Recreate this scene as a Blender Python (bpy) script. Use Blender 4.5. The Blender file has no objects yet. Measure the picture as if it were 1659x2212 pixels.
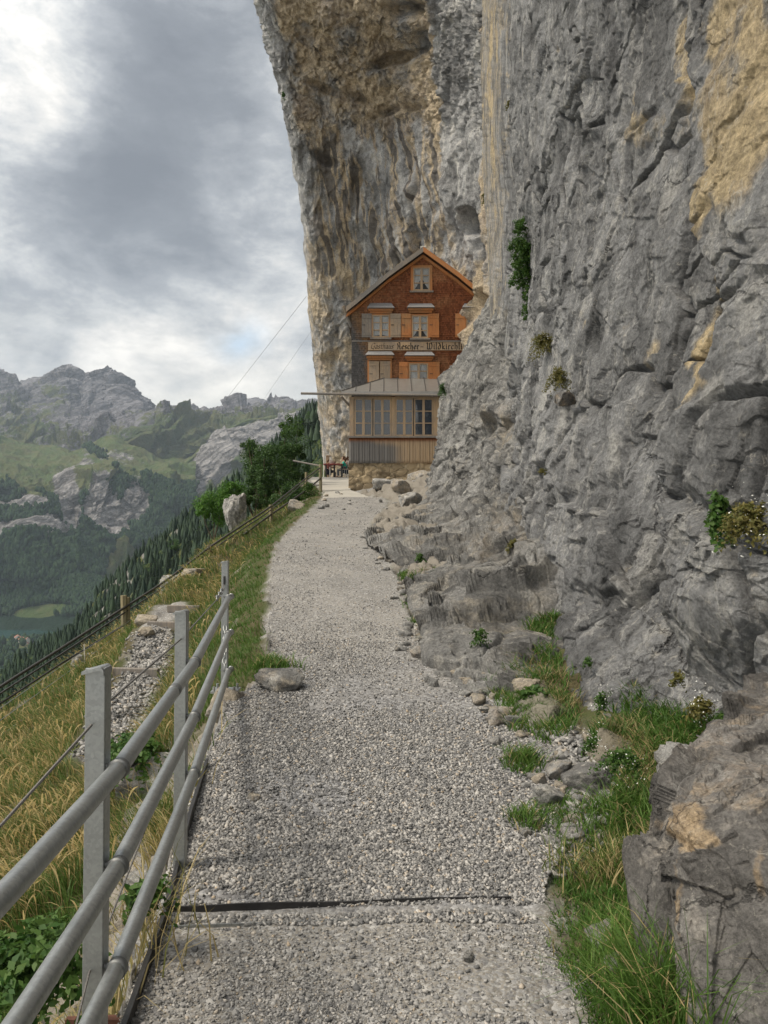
import bpy, math, random
import numpy as np
random.seed(7)
RNG = np.random.default_rng(11)
C = bpy.context.scene.collection
F = 1661.0; CX = 829.5; CY = 1106.0; EYE = 1.6
PITCH = math.atan(44.0 / F)
_c, _s = math.cos(PITCH), math.sin(PITCH)

def at(px, py, d):
    """point at forward distance d (metres) seen along a direction; arrays allowed"""
    a = (np.asarray(px, float) - CX) / F; b = (CY - np.asarray(py, float)) / F
    dy = _c - b * _s; dz = _s + b * _c
    t = np.asarray(d, float) / dy
    return np.stack(np.broadcast_arrays(a * t, dy * t, EYE + dz * t), -1)

def vec(px, py, d):
    return tuple(float(v) for v in at(px, py, d))

# ------------------------------------------------------------------ noise
def _hash(ix, iy, iz, seed):
    h = (ix.astype(np.int64) * 374761393 + iy.astype(np.int64) * 668265263 + iz.astype(np.int64) * 2147483647 + seed * 974634777) & 0xFFFFFFFF
    h = ((h ^ (h >> 13)) * 1274126177) & 0xFFFFFFFF
    h = ((h ^ (h >> 16)) * 2246822519) & 0xFFFFFFFF
    return h ^ (h >> 15)

def pn(p, seed=0):
    i = np.floor(p).astype(np.int64); f = p - i
    w = f * f * f * (f * (f * 6 - 15) + 10)
    out = np.zeros(len(p))
    for dx in (0, 1):
        for dy in (0, 1):
            for dz in (0, 1):
                h = _hash(i[:, 0] + dx, i[:, 1] + dy, i[:, 2] + dz, seed)
                gx = (h & 1023) / 511.5 - 1; gy = ((h >> 10) & 1023) / 511.5 - 1; gz = ((h >> 20) & 1023) / 511.5 - 1
                v = gx * (f[:, 0] - dx) + gy * (f[:, 1] - dy) + gz * (f[:, 2] - dz)
                wx = w[:, 0] if dx else 1 - w[:, 0]; wy = w[:, 1] if dy else 1 - w[:, 1]; wz = w[:, 2] if dz else 1 - w[:, 2]
                out += v * wx * wy * wz
    return out * 1.25

def fbm(p, octv=4, seed=0, gain=0.5, lac=2.03):
    a = 1.0; s = 0.0; q = p.copy()
    for k in range(octv):
        s = s + a * pn(q, seed + k * 17); a *= gain; q = q * lac + 13.7
    return s

def ridged(p, octv=4, seed=0, gain=0.5):
    a = 1.0; s = 0.0; q = p.copy()
    for k in range(octv):
        s = s + a * (1 - 2 * np.abs(pn(q, seed + k * 31))); a *= gain; q = q * 2.07 + 5.1
    return s

def facet(p, seed=0, tilt=1.0, step=0.5, soft=0.0):
    """angular rock blocks: each Voronoi cell gets its own tilted plane and offset; also returns border distance"""
    i = np.floor(p).astype(np.int64)
    b1 = np.full(len(p), 9.0); b2 = np.full(len(p), 9.0); val = np.zeros(len(p)); cid = np.zeros(len(p))
    for dx in (-1, 0, 1):
        for dy in (-1, 0, 1):
            for dz in (-1, 0, 1):
                cx = i[:, 0] + dx; cy = i[:, 1] + dy; cz = i[:, 2] + dz
                h = _hash(cx, cy, cz, seed); h2 = _hash(cx, cy, cz, seed + 91)
                ox = p[:, 0] - cx - 0.1 - 0.8 * (h & 1023) / 1023; oy = p[:, 1] - cy - 0.1 - 0.8 * ((h >> 10) & 1023) / 1023
                oz = p[:, 2] - cz - 0.1 - 0.8 * ((h >> 20) & 1023) / 1023
                d = ox * ox + oy * oy + oz * oz
                nx = (h2 & 255) / 127.5 - 1; ny = ((h2 >> 8) & 255) / 127.5 - 1; nz = ((h2 >> 16) & 255) / 127.5 - 1
                r = ((h2 >> 24) & 255) / 127.5 - 1
                v = tilt * (nx * ox + ny * oy + nz * oz) + step * r
                m = d < b1
                b2 = np.where(m, b1, np.minimum(b2, d)); val = np.where(m, v, val); cid = np.where(m, r, cid); b1 = np.where(m, d, b1)
    e = np.sqrt(b2) - np.sqrt(b1)
    return (val * sstep(0, soft, e) if soft else val), e, cid

def sstep(a, b, x):
    t = np.clip((x - a) / (b - a), 0, 1); return t * t * (3 - 2 * t)

# ------------------------------------------------------------------ mesh helpers
def link(me, name, mat=None, parent=None, smooth=False):
    o = bpy.data.objects.new(name, me); C.objects.link(o)
    if mat is not None: me.materials.append(mat)
    if parent is not None: o.parent = parent
    if smooth: me.polygons.foreach_set('use_smooth', [True] * len(me.polygons))
    return o

def np_mesh(name, V, faces, mat=None, parent=None, smooth=False, attrs=None, cols=None):
    """V (n,3); faces: list of (m,k) int arrays"""
    me = bpy.data.meshes.new(name)
    if not isinstance(faces, list): faces = [faces]
    faces = [np.asarray(f, np.int32) for f in faces if len(f)]
    nl = sum(f.size for f in faces); npoly = sum(len(f) for f in faces)
    me.vertices.add(len(V)); me.vertices.foreach_set('co', np.ascontiguousarray(V, np.float32).ravel())
    me.loops.add(nl); me.loops.foreach_set('vertex_index', np.concatenate([f.ravel() for f in faces]))
    st = []; o = 0
    for f in faces:
        st.append(np.arange(len(f)) * f.shape[1] + o); o += f.size
    me.polygons.add(npoly); me.polygons.foreach_set('loop_start', np.concatenate(st).astype(np.int32))
    me.update(calc_edges=True)
    if attrs:
        for k, a in attrs.items():
            at_ = me.attributes.new(k, 'FLOAT', 'POINT'); at_.data.foreach_set('value', np.ascontiguousarray(a, np.float32).ravel())
    if cols is not None:
        ca = me.color_attributes.new('tint', 'FLOAT_COLOR', 'POINT')
        c4 = np.ones((len(V), 4), np.float32); c4[:, :3] = cols; ca.data.foreach_set('color', c4.ravel())
    return link(me, name, mat, parent, smooth)

def grid_faces(nu, nv):
    a = np.arange(nu * nv).reshape(nv, nu)
    return np.stack([a[:-1, :-1].ravel(), a[:-1, 1:].ravel(), a[1:, 1:].ravel(), a[1:, :-1].ravel()], 1)

def cr(P, n):
    """Catmull-Rom along axis 0 of P (k, ...) to n samples"""
    k = len(P); t = np.linspace(0, k - 1, n) if np.isscalar(n) else np.asarray(n, float); i = np.clip(np.floor(t).astype(int), 0, k - 2); f = (t - i).reshape((-1,) + (1,) * (P.ndim - 1))
    g = lambda j: P[np.clip(j, 0, k - 1)]
    p0, p1, p2, p3 = g(i - 1), g(i), g(i + 1), g(i + 2)
    p0 = np.where((i == 0).reshape(f.shape), 2 * p1 - p2, p0); p3 = np.where((i == k - 2).reshape(f.shape), 2 * p2 - p1, p3)
    m1 = (p2 - p0) * .5; m2 = (p3 - p1) * .5
    return (2 * f**3 - 3 * f**2 + 1) * p1 + (f**3 - 2 * f**2 + f) * m1 + (-2 * f**3 + 3 * f**2) * p2 + (f**3 - f**2) * m2

def loft(rows, nu, nv):
    """rows: lattice [[(px,py,d)...]...] -> world grid (nv,nu,3), plus the lattice coordinates of every vertex"""
    L = np.array(rows, float)
    G = cr(L, nv); G = cr(np.swapaxes(G, 0, 1), nu); G = np.swapaxes(G, 0, 1)
    W = at(G[..., 0], G[..., 1], G[..., 2])
    return W, G

def grid_normals(W, toward=(0, 0, EYE)):
    du = np.gradient(W, axis=1); dv = np.gradient(W, axis=0)
    n = np.cross(du, dv); n /= np.linalg.norm(n, axis=-1, keepdims=True) + 1e-9
    v = np.array(toward) - W
    s = np.sign((n * v).sum(-1).mean()); return n * s

def smooth2(A, k):
    for _ in range(k):
        A[1:-1, 1:-1] = (A[1:-1, 1:-1] * 2 + A[:-2, 1:-1] + A[2:, 1:-1] + A[1:-1, :-2] + A[1:-1, 2:]) / 6
    return A

class MB:
    """collects simple solids into one mesh"""
    def __init__(s): s.v = []; s.f = []
    def add(s, vs, fs):
        b = len(s.v); s.v += [tuple(map(float, v)) for v in vs]; s.f += [tuple(b + i for i in f) for f in fs]; return s
    def box(s, c, size, rot=None):
        x, y, z = [q / 2 for q in size]
        vs = [(-x, -y, -z), (x, -y, -z), (x, y, -z), (-x, y, -z), (-x, -y, z), (x, -y, z), (x, y, z), (-x, y, z)]
        if rot is not None:
            from mathutils import Euler
            m = Euler(rot).to_matrix(); vs = [tuple(m @ __import__('mathutils').Vector(v)) for v in vs]
        vs = [(v[0] + c[0], v[1] + c[1], v[2] + c[2]) for v in vs]
        return s.add(vs, [(0, 3, 2, 1), (4, 5, 6, 7), (0, 1, 5, 4), (1, 2, 6, 5), (2, 3, 7, 6), (3, 0, 4, 7)])
    def bx(s, x0, x1, y0, y1, z0, z1):
        return s.box(((x0 + x1) / 2, (y0 + y1) / 2, (z0 + z1) / 2), (abs(x1 - x0), abs(y1 - y0), abs(z1 - z0)))
    def tube(s, pts, r, n=8, cap=True):
        P = np.array(pts, float); k = len(P)
        R = np.full(k, r, float) if np.isscalar(r) else np.array(r, float)
        T = np.gradient(P, axis=0); T /= np.linalg.norm(T, axis=1, keepdims=True) + 1e-9
        up = np.array([0, 0, 1.0]) if abs(T[0][2]) < .9 else np.array([1.0, 0, 0])
        vs = []
        for i in range(k):
            a = np.cross(T[i], up); a /= np.linalg.norm(a) + 1e-9; b = np.cross(a, T[i])
            for j in range(n):
                an = 2 * math.pi * j / n; vs.append(P[i] + R[i] * (math.cos(an) * a + math.sin(an) * b))
        fs = [(i * n + j, i * n + (j + 1) % n, (i + 1) * n + (j + 1) % n, (i + 1) * n + j) for i in range(k - 1) for j in range(n)]
        if cap: fs += [tuple(range(n))[::-1], tuple((k - 1) * n + j for j in range(n))]
        return s.add(vs, fs)
    def prism(s, poly, y0, y1):
        """poly of (x,z) extruded along y"""
        n = len(poly)
        vs = [(x, y0, z) for x, z in poly] + [(x, y1, z) for x, z in poly]
        fs = [tuple(range(n)), tuple(range(2 * n - 1, n - 1, -1))] + [(i, i + n, (i + 1) % n + n, (i + 1) % n) for i in range(n)]
        return s.add(vs, fs)
    def build(s, name, mat, parent=None, smooth=False, bevel=0):
        me = bpy.data.meshes.new(name); me.from_pydata(s.v, [], s.f); me.update()
        import bmesh
        bm = bmesh.new(); bm.from_mesh(me); bmesh.ops.recalc_face_normals(bm, faces=bm.faces); bm.to_mesh(me); bm.free()
        o = link(me, name, mat, parent, smooth)
        if bevel:
            m = o.modifiers.new('bevel', 'BEVEL'); m.width = bevel; m.segments = 2; m.limit_method = 'ANGLE'
        return o

def tag(o, label=None, cat=None, group=None, kind=None):
    if label: o['label'] = label
    if cat: o['category'] = cat
    if group: o['group'] = group
    if kind: o['kind'] = kind
    return o

def empty(name, loc, label, cat, group=None):
    o = bpy.data.objects.new(name, None); C.objects.link(o); o.location = loc; o.empty_display_size = .1
    return tag(o, label, cat, group)

def part(mb, name, mat, root, sub=None, **k):
    """part given in world coordinates under an unrotated Empty (sub-part when sub is given)"""
    L = root.location; mb.v = [(x - L.x, y - L.y, z - L.z) for x, y, z in mb.v]
    return mb.build(name, mat, sub or root, **k)
# ------------------------------------------------------------------ materials
class NT:
    def __init__(s, name):
        s.m = bpy.data.materials.new(name); s.m.use_nodes = True; s.t = s.m.node_tree; s.n = s.t.nodes; s.l = s.t.links
        s.b = s.n['Principled BSDF']; s.out = s.n['Material Output']; s.tc = s.n.new('ShaderNodeTexCoord')
        s.g = s.n.new('ShaderNodeNewGeometry')
    @property
    def obj(s): return s.tc.outputs['Object']
    @property
    def pos(s): return s.g.outputs['Position']
    def put(s, sock, v):
        if hasattr(v, 'links') or isinstance(v, bpy.types.NodeSocket): s.l.new(v, sock)
        else:
            if isinstance(v, (tuple, list)) and len(v) == 3 and sock.type == 'RGBA': v = (*v, 1)
            sock.default_value = v
    def scale(s, v, sc):
        n = s.n.new('ShaderNodeVectorMath'); n.operation = 'MULTIPLY'; s.put(n.inputs[0], v); n.inputs[1].default_value = sc if isinstance(sc, (tuple, list)) else (sc,) * 3; return n.outputs[0]
    def noise(s, sc, det=4, rough=.55, v=None, dist=0, col=False):
        n = s.n.new('ShaderNodeTexNoise'); n.inputs['Scale'].default_value = sc; n.inputs['Detail'].default_value = det; n.inputs['Roughness'].default_value = rough
        n.inputs['Distortion'].default_value = dist; s.put(n.inputs['Vector'], v if v is not None else s.obj); return n.outputs['Color' if col else 'Fac']
    def voro(s, sc, v=None, feat='F1', out='Distance', rnd=1):
        n = s.n.new('ShaderNodeTexVoronoi'); n.feature = feat; n.inputs['Scale'].default_value = sc; n.inputs['Randomness'].default_value = rnd
        s.put(n.inputs['Vector'], v if v is not None else s.obj); return n.outputs[out]
    def math(s, op, a, b=0.0, clamp=False):
        n = s.n.new('ShaderNodeMath'); n.operation = op; n.use_clamp = clamp; s.put(n.inputs[0], a); s.put(n.inputs[1], b); return n.outputs[0]
    def ramp(s, f, pts):
        n = s.n.new('ShaderNodeValToRGB'); s.put(n.inputs[0], f); e = n.color_ramp.elements
        while len(e) < len(pts): e.new(.5)
        for el, (p, c) in zip(e, pts): el.position = p; el.color = (c, c, c, 1) if not isinstance(c, (tuple, list)) else (*c, 1)
        return n.outputs[0]
    def step(s, f, a, b):
        n = s.n.new('ShaderNodeMapRange'); n.interpolation_type = 'SMOOTHSTEP'; s.put(n.inputs[0], f); n.inputs[1].default_value = a; n.inputs[2].default_value = b; return n.outputs[0]
    def mix(s, f, a, b, mode='MIX'):
        n = s.n.new('ShaderNodeMix'); n.data_type = 'RGBA'; n.blend_type = mode; s.put(n.inputs[0], f); s.put(n.inputs[6], a); s.put(n.inputs[7], b); return n.outputs[2]
    def attr(s, name, out='Fac'):
        n = s.n.new('ShaderNodeAttribute'); n.attribute_name = name; return n.outputs[out]
    def bump(s, h, strength=.5, dist=.02, base=None):
        n = s.n.new('ShaderNodeBump'); n.inputs['Strength'].default_value = strength; n.inputs['Distance'].default_value = dist; s.put(n.inputs['Height'], h)
        if base is not None: s.put(n.inputs['Normal'], base)
        return n.outputs[0]
    def fin(s, col, rough=.9, normal=None, metal=0, spec=.3):
        s.put(s.b.inputs['Base Color'], col); s.put(s.b.inputs['Roughness'], rough); s.put(s.b.inputs['Metallic'], metal); s.put(s.b.inputs['Specular IOR Level'], spec)
        if normal is not None: s.put(s.b.inputs['Normal'], normal)
        return s.m

def _rot(s, P):
    mp = s.n.new('ShaderNodeMapping'); s.put(mp.inputs['Vector'], P); mp.inputs['Rotation'].default_value = (.5, .4, .3); mp.inputs['Scale'].default_value = (1, .7, .3); return mp.outputs[0]
NT.rot = _rot
def mat_rock(name, grey, tan, dark, k=1.0, white=.5, zs=.35):
    """limestone: attributes tan (0-1), streak (0-1 dark seep and tone, plus shade painted into cracks and hollows); detail noise in metres"""
    t = NT(name); P = t.pos
    W = t.mixv(P, t.noise(1.3 * k, 4, .6, P, 0, True), .45 / k)
    n1 = t.noise(.8 * k, 8, .65, P); n2 = t.noise(4.5 * k, 9, .72, W); n3 = t.noise(28 * k, 6, .75, P); n4 = t.noise(2.2 * k, 6, .7, t.scale(W, (1, 1, zs)))
    g = t.mix(t.step(n1, .35, .65), [c * .62 for c in grey], [c * 1.32 for c in grey])
    g = t.mix(t.math('MULTIPLY', t.step(n4, .52, .64), .8), g, [grey[0] * 1.85, grey[1] * 1.8, grey[2] * 1.7])
    g = t.mix(t.math('MULTIPLY', t.step(n4, .47, .36), .85), g, [c * .42 for c in grey])
    tn = t.mix(t.step(n2, .35, .65), [c * .66 for c in tan], [min(1, c * 1.2) for c in tan])
    tn = t.mix(t.math('MULTIPLY', t.step(n1, .45, .65), .6), tn, (tan[0] * .62, tan[1] * .64, tan[2] * .8))
    m = t.math('ADD', t.attr('tan'), t.math('MULTIPLY', t.math('SUBTRACT', t.math('ADD', n2, n4), 1.0), .75), True)
    c = t.mix(t.step(m, .22, .72), g, tn)
    sp = t.math('MULTIPLY', t.step(t.noise(9 * k, 8, .8, W, .6), .56, .64), t.step(t.noise(.7 * k, 3, .6, P), .40, .6))
    c = t.mix(t.math('MULTIPLY', sp, white), c, (.50, .47, .41))
    vn = t.noise(2.6 * k, 5, .6, t.rot(W)); vein = t.math('MULTIPLY', t.step(t.math('ABSOLUTE', t.math('SUBTRACT', vn, .5)), .022, .0), t.step(n1, .45, .6))
    c = t.mix(t.math('MULTIPLY', vein, white * .9), c, (.46, .45, .42))
    d = t.math('ADD', t.attr('streak'), t.math('MULTIPLY', t.math('SUBTRACT', n2, .5), .5), True)
    c = t.mix(t.math('MULTIPLY', t.step(d, .25, .7), .8), c, dark)
    ck = t.math('MULTIPLY', t.step(t.voro(.75 * k, t.mixv(P, t.noise(2.0 * k, 5, .65, P, 0, True), .7 / k), 'DISTANCE_TO_EDGE'), .018, .0), t.step(t.noise(.55 * k, 3, .6, P), .46, .62))
    c = t.mix(t.math('MULTIPLY', ck, .75), c, dark)
    c = t.mix(.55, c, t.mix(t.step(n3, .25, .75), (.3, .3, .3), (1.75, 1.74, 1.7)), 'MULTIPLY')
    b = t.bump(n2, .9, .2 / k)
    b = t.bump(n3, .8, .03 / k, b)
    b = t.bump(t.math('SUBTRACT', 1.0, ck), .6, .05 / k, b)
    return t.fin(c, .88, b, 0, .25)
def _mixv(s, a, b, k):
    n = s.n.new('ShaderNodeVectorMath'); n.operation = 'MULTIPLY_ADD'; s.put(n.inputs[0], b); n.inputs[1].default_value = (k, k, k); s.put(n.inputs[2], a); return n.outputs[0]
NT.mixv = _mixv

M = {}
M['cliff_grey'] = mat_rock('limestone_grey', (.205, .207, .21), (.48, .385, .24), (.055, .055, .058), 1.0, .6)
M['cliff_far'] = mat_rock('limestone_tan', (.32, .32, .32), (.50, .41, .29), (.095, .098, .106), .6, .3, .3)
M['cliff_mid'] = mat_rock('limestone_mid', (.21, .207, .20), (.30, .26, .20), (.05, .05, .05), 1.0, .5, .9)
M['boulder'] = mat_rock('boulder_stone', (.19, .18, .17), (.42, .32, .21), (.045, .043, .042), 2.2, .45, 1.0)
M['stone'] = mat_rock('loose_stone', (.26, .255, .245), (.37, .32, .25), (.09, .09, .09), 4, .4, 1.0)

def simple(name, col, rough=.6, metal=0, var=.25, sc=12, bump=.1, spec=.4, bd=.01, stretch=None):
    t = NT(name); v = t.obj if stretch is None else t.scale(t.obj, stretch)
    n = t.noise(sc, 6, .65, v)
    c = t.mix(n, [max(0, q * (1 - var * 1.6)) for q in col], [min(1, q * (1 + var * 1.6)) for q in col])
    return t.fin(c, rough, t.bump(n, bump, bd) if bump else None, metal, spec)

def mat_wood(name, fresh, old, mixbias=.5, stretch=(14, 14, 1.2), sc=3):
    t = NT(name); v = t.scale(t.pos, stretch)
    g = t.noise(sc, 8, .7, v, .6); big = t.noise(.7, 4, .6, t.pos)
    c = t.mix(t.step(t.math('ADD', big, t.math('MULTIPLY', t.math('SUBTRACT', g, .5), .5)), mixbias - .2, mixbias + .2), old, fresh)
    c = t.mix(.75, c, t.mix(g, (.35, .33, .3), (1.6, 1.6, 1.6)), 'MULTIPLY')
    return t.fin(c, .75, t.bump(g, .4, .004), 0, .25)
M['wood_orange'] = mat_wood('shutter_wood', (.42, .17, .06), (.30, .18, .09), .42)
M['wood_grey'] = mat_wood('weathered_wood', (.30, .24, .18), (.17, .16, .15), .6)
M['wood_beige'] = mat_wood('pale_wood', (.42, .29, .17), (.28, .23, .18), .5)
M['wood_post'] = mat_wood('fence_wood', (.26, .22, .13), (.16, .15, .10), .5)
M['dark_pipe'] = simple('dark_pipe', (.035, .033, .03), .45, 0, .3, 20, .1)

def mat_galv():
    t = NT('galvanised_steel'); v = t.pos
    n = t.voro(110, v, 'F1', 'Color'); n2 = t.noise(9, 5, .7, v); n3 = t.noise(260, 3, .6, v)
    c = t.mix(n2, (.25, .262, .262), (.38, .39, .385)); hv = t.n.new('ShaderNodeSeparateColor'); t.l.new(n, hv.inputs[0]); c = t.mix(.10, c, hv.outputs[0], 'OVERLAY')
    r = t.math('ADD', t.math('MULTIPLY', n2, .3), .27)
    c = t.mix(t.math('MULTIPLY', t.step(t.noise(30, 4, .7, v), .62, .75), .35), c, (.2, .2, .19))
    return t.fin(c, r, t.bump(t.math('ADD', n3, n2), .18, .002), .8, .5)
M['galv'] = mat_galv()
M['clamp'] = simple('clamp_steel', (.16, .165, .165), .5, .6, .3, 60, .2)
M['rope'] = simple('wire_rope', (.16, .15, .14), .5, .6, .4, 300, .5)
M['black_steel'] = simple('black_steel', (.035, .034, .034), .5, .3, .4, 18, .25)
M['rust'] = simple('rusty_steel', (.13, .055, .035), .8, .1, .5, 20, .3)
M['seam'] = simple('seam_metal', (.10, .095, .09), .5, .3)
M['metal_roof'] = simple('sheet_metal_roof', (.30, .285, .265), .38, .55, .15, 3, .05)
M['white_paint'] = simple('white_paint', (.62, .60, .54), .5, 0, .08, 5, .05)
M['dark_paint'] = simple('black_lettering', (.018, .014, .012), .6, 0, .2, 5, 0)
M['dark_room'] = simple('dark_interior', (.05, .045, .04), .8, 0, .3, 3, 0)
M['curtain'] = simple('curtain_cloth', (.62, .63, .62), .9, 0, .1, 8, .1)
M['slate'] = simple('slate_tiles', (.22, .215, .215), .7, 0, .35, 14, .4, .3, .02)
M['concrete'] = simple('concrete', (.36, .34, .30), .9, 0, .15, 3, .15, .2)

def mat_glass():
    t = NT('window_glass'); 
    b = t.b; t.put(b.inputs['Base Color'], (.035, .04, .045)); t.put(b.inputs['Roughness'], .04); t.put(b.inputs['Specular IOR Level'], 1.0)
    t.put(b.inputs['Transmission Weight'], .0); t.put(b.inputs['Alpha'], .2)
    t.put(b.inputs['Normal'], t.bump(t.noise(1.3, 2, .5, t.pos), .04, .05)); return t.m
M['glass'] = mat_glass()
def mat_glass2():
    t = NT('veranda_glass'); b = t.b; t.put(b.inputs['Base Color'], (.045, .055, .07)); t.put(b.inputs['Roughness'], .03); t.put(b.inputs['Specular IOR Level'], 1.0)
    t.put(b.inputs['Alpha'], .8); t.put(b.inputs['Normal'], t.bump(t.noise(.9, 2, .5, t.pos), .05, .05)); return t.m
M['glass_big'] = mat_glass2()

def mat_shingle():
    t = NT('wood_shingles'); P = t.pos
    sx = t.n.new('ShaderNodeSeparateXYZ'); t.l.new(P, sx.inputs[0])
    cb = t.n.new('ShaderNodeCombineXYZ'); t.l.new(sx.outputs[0], cb.inputs[0]); t.l.new(sx.outputs[2], cb.inputs[1])
    br = t.n.new('ShaderNodeTexBrick'); t.l.new(cb.outputs[0], br.inputs['Vector']); br.inputs['Scale'].default_value = 1
    br.inputs['Brick Width'].default_value = .075; br.inputs['Row Height'].default_value = .1; br.inputs['Mortar Size'].default_value = .006
    br.inputs['Color1'].default_value = (.55,) * 3 + (1,); br.inputs['Color2'].default_value = (1.5,) * 3 + (1,); br.inputs['Mortar'].default_value = (.3,) * 3 + (1,)
    big = t.noise(.55, 5, .6, P); n = t.noise(5, 5, .7, P)
    w = t.attr('weather')
    c = t.mix(t.step(n, .3, .7), (.17, .055, .024), (.29, .105, .045))
    c = t.mix(t.step(big, .5, .65), c, (.33, .15, .07))
    f = t.math('ADD', w, t.math('MULTIPLY', t.math('SUBTRACT', n, .5), .7), True)
    c = t.mix(t.step(f, .15, .5), c, (.22, .13, .07)); c = t.mix(t.step(f, .5, .85), c, (.12, .115, .115))
    c = t.mix(.7, c, br.outputs['Color'], 'MULTIPLY')
    return t.fin(c, .75, t.bump(br.outputs['Color'], .3, .01), 0, .25)
M['shingle'] = mat_shingle()

def mat_boards():
    t = NT('vertical_boards'); P = t.pos
    w = t.attr('weather'); g = t.noise(2, 7, .7, t.scale(P, (25, 25, 1.5)), .5)
    f = t.math('ADD', w, t.math('MULTIPLY', t.math('SUBTRACT', g, .5), .5), True)
    c = t.mix(t.step(f, .35, .7), (.41, .30, .19), (.175, .165, .155))
    c = t.mix(t.step(t.attr('top'), .4, .9), c, (.22, .08, .03))
    c = t.mix(.6, c, t.mix(g, (.4, .4, .4), (1.5, 1.5, 1.5)), 'MULTIPLY')
    return t.fin(c, .8, t.bump(g, .3, .005))
M['boards'] = mat_boards()

def mat_masonry():
    t = NT('rubble_masonry'); P = t.pos; v = t.mixv(P, t.noise(1.5, 3, .6, P, 0, True), .25)
    v2 = t.scale(v, (1, 1, 1.5)); e = t.voro(1.9, v2, 'DISTANCE_TO_EDGE'); cc = t.voro(1.9, v2, 'F1', 'Color')
    n = t.noise(6, 7, .7, P)
    hv = t.n.new('ShaderNodeSeparateColor'); t.l.new(cc, hv.inputs[0]); c = t.mix(n, (.20, .15, .09), (.42, .33, .21)); c = t.mix(.4, c, hv.outputs[0], 'OVERLAY')
    j = t.step(e, .0, .07); c = t.mix(j, (.36, .29, .19), c)
    return t.fin(c, .9, t.bump(t.math('ADD', j, t.math('MULTIPLY', n, .8)), .8, .05))
M['masonry'] = mat_masonry()

def mat_leaf(name, c1, c2, trans=.35, attr=False):
    t = NT(name); b = t.b
    r = t.n.new('ShaderNodeNewGeometry').outputs['Random Per Island']
    c = t.mix(r, c1, c2)
    if attr: c = t.mix(r, t.attr('tint', 'Color'), t.mix(.5, t.attr('tint', 'Color'), (1.5, 1.5, 1.2), 'MULTIPLY'))
    t.fin(c, .55, None, 0, .25)
    tr = t.n.new('ShaderNodeBsdfTranslucent'); t.put(tr.inputs[0], c); mx = t.n.new('ShaderNodeMixShader'); mx.inputs[0].default_value = trans
    t.l.new(b.outputs[0], mx.inputs[1]); t.l.new(tr.outputs[0], mx.inputs[2]); t.l.new(mx.outputs[0], t.out.inputs[0]); return t.m
M['grass'] = mat_leaf('grass_blades', (1, 1, 1), (1, 1, 1), .35, True)
M['leaf_dark'] = mat_leaf('tree_leaves', (.022, .055, .016), (.075, .14, .035))
M['leaf_bright'] = mat_leaf('bush_leaves', (.05, .14, .02), (.11, .22, .035))
M['leaf_green'] = mat_leaf('plant_leaves', (.03, .085, .015), (.085, .15, .03))
M['leaf_olive'] = mat_leaf('dry_plant_leaves', (.09, .10, .025), (.19, .16, .05))
M['needle'] = mat_leaf('fir_needles', (.010, .026, .013), (.032, .058, .024), .1)
M['petal'] = simple('white_petals', (.75, .75, .7), .6, 0, .05, 5, 0)
M['bark'] = simple('bark', (.09, .07, .05), .9, 0, .4, 12, .5, .2, .03)

def mat_ground():
    t = NT('earth_and_gravel'); P = t.pos
    path = t.attr('path'); loose = t.attr('loose'); rock = t.attr('rocky')
    n1 = t.noise(1.2, 5, .6, P); n2 = t.noise(14, 5, .7, P); n3 = t.noise(90, 4, .7, P)
    sv = t.mixv(P, t.noise(20, 2, .5, P, 0, True), .02)
    st = t.voro(42, sv, 'F1', 'Color'); se = t.voro(42, sv, 'F1'); sb = t.voro(110, P, 'F1', 'Color')
    # packed path: beige dust with small chips
    c = t.mix(t.step(n1, .35, .65), (.175, .163, .145), (.26, .24, .21))
    hv = t.n.new('ShaderNodeSeparateColor'); t.l.new(st, hv.inputs[0]); hb = t.n.new('ShaderNodeSeparateColor'); t.l.new(sb, hb.inputs[0])
    c = t.mix(t.math('MULTIPLY', t.step(hb.outputs[0], .35, .6), .75), c, t.mix(hb.outputs[1], (.10, .10, .105), (.36, .355, .34)))
    c = t.mix(t.math('MULTIPLY', t.step(hv.outputs[0], .7, .75), .75), c, t.mix(hv.outputs[1], (.12, .12, .125), (.42, .41, .39)))
    lo = t.mix(hv.outputs[1], (.07, .07, .075), (.33, .33, .335))
    c = t.mix(loose, c, lo)
    soil = t.mix(n2, (.045, .04, .022), (.12, .10, .05)); soil = t.mix(t.step(n1, .4, .6), soil, (.06, .07, .025))
    rk = t.mix(n2, (.12, .11, .095), (.30, .27, .225))
    s2 = t.mix(rock, soil, rk)
    c = t.mix(path, s2, c)
    h = t.math('SUBTRACT', 1.0, se)
    b = t.bump(h, .5, .02); b = t.bump(n3, .5, .006, b); b = t.bump(n2, .5, .03, b)
    return t.fin(c, .95, b, 0, .2)
M['ground'] = mat_ground()
def mat_gravel():
    t = NT('gravel_stones'); r = t.n.new('ShaderNodeNewGeometry').outputs['Random Per Island']
    c = t.ramp(r, [(0, (.10, .10, .10)), (.35, (.19, .186, .18)), (.7, (.31, .30, .285)), (.93, (.44, .42, .39)), (1, (.36, .29, .21))])
    n = t.noise(120, 3, .7, t.pos); c = t.mix(.4, c, t.mix(n, (.5, .5, .5), (1.5, 1.5, 1.5)), 'MULTIPLY')
    return t.fin(c, .85, t.bump(n, .4, .003), 0, .3)
M['gravel'] = mat_gravel()

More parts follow.
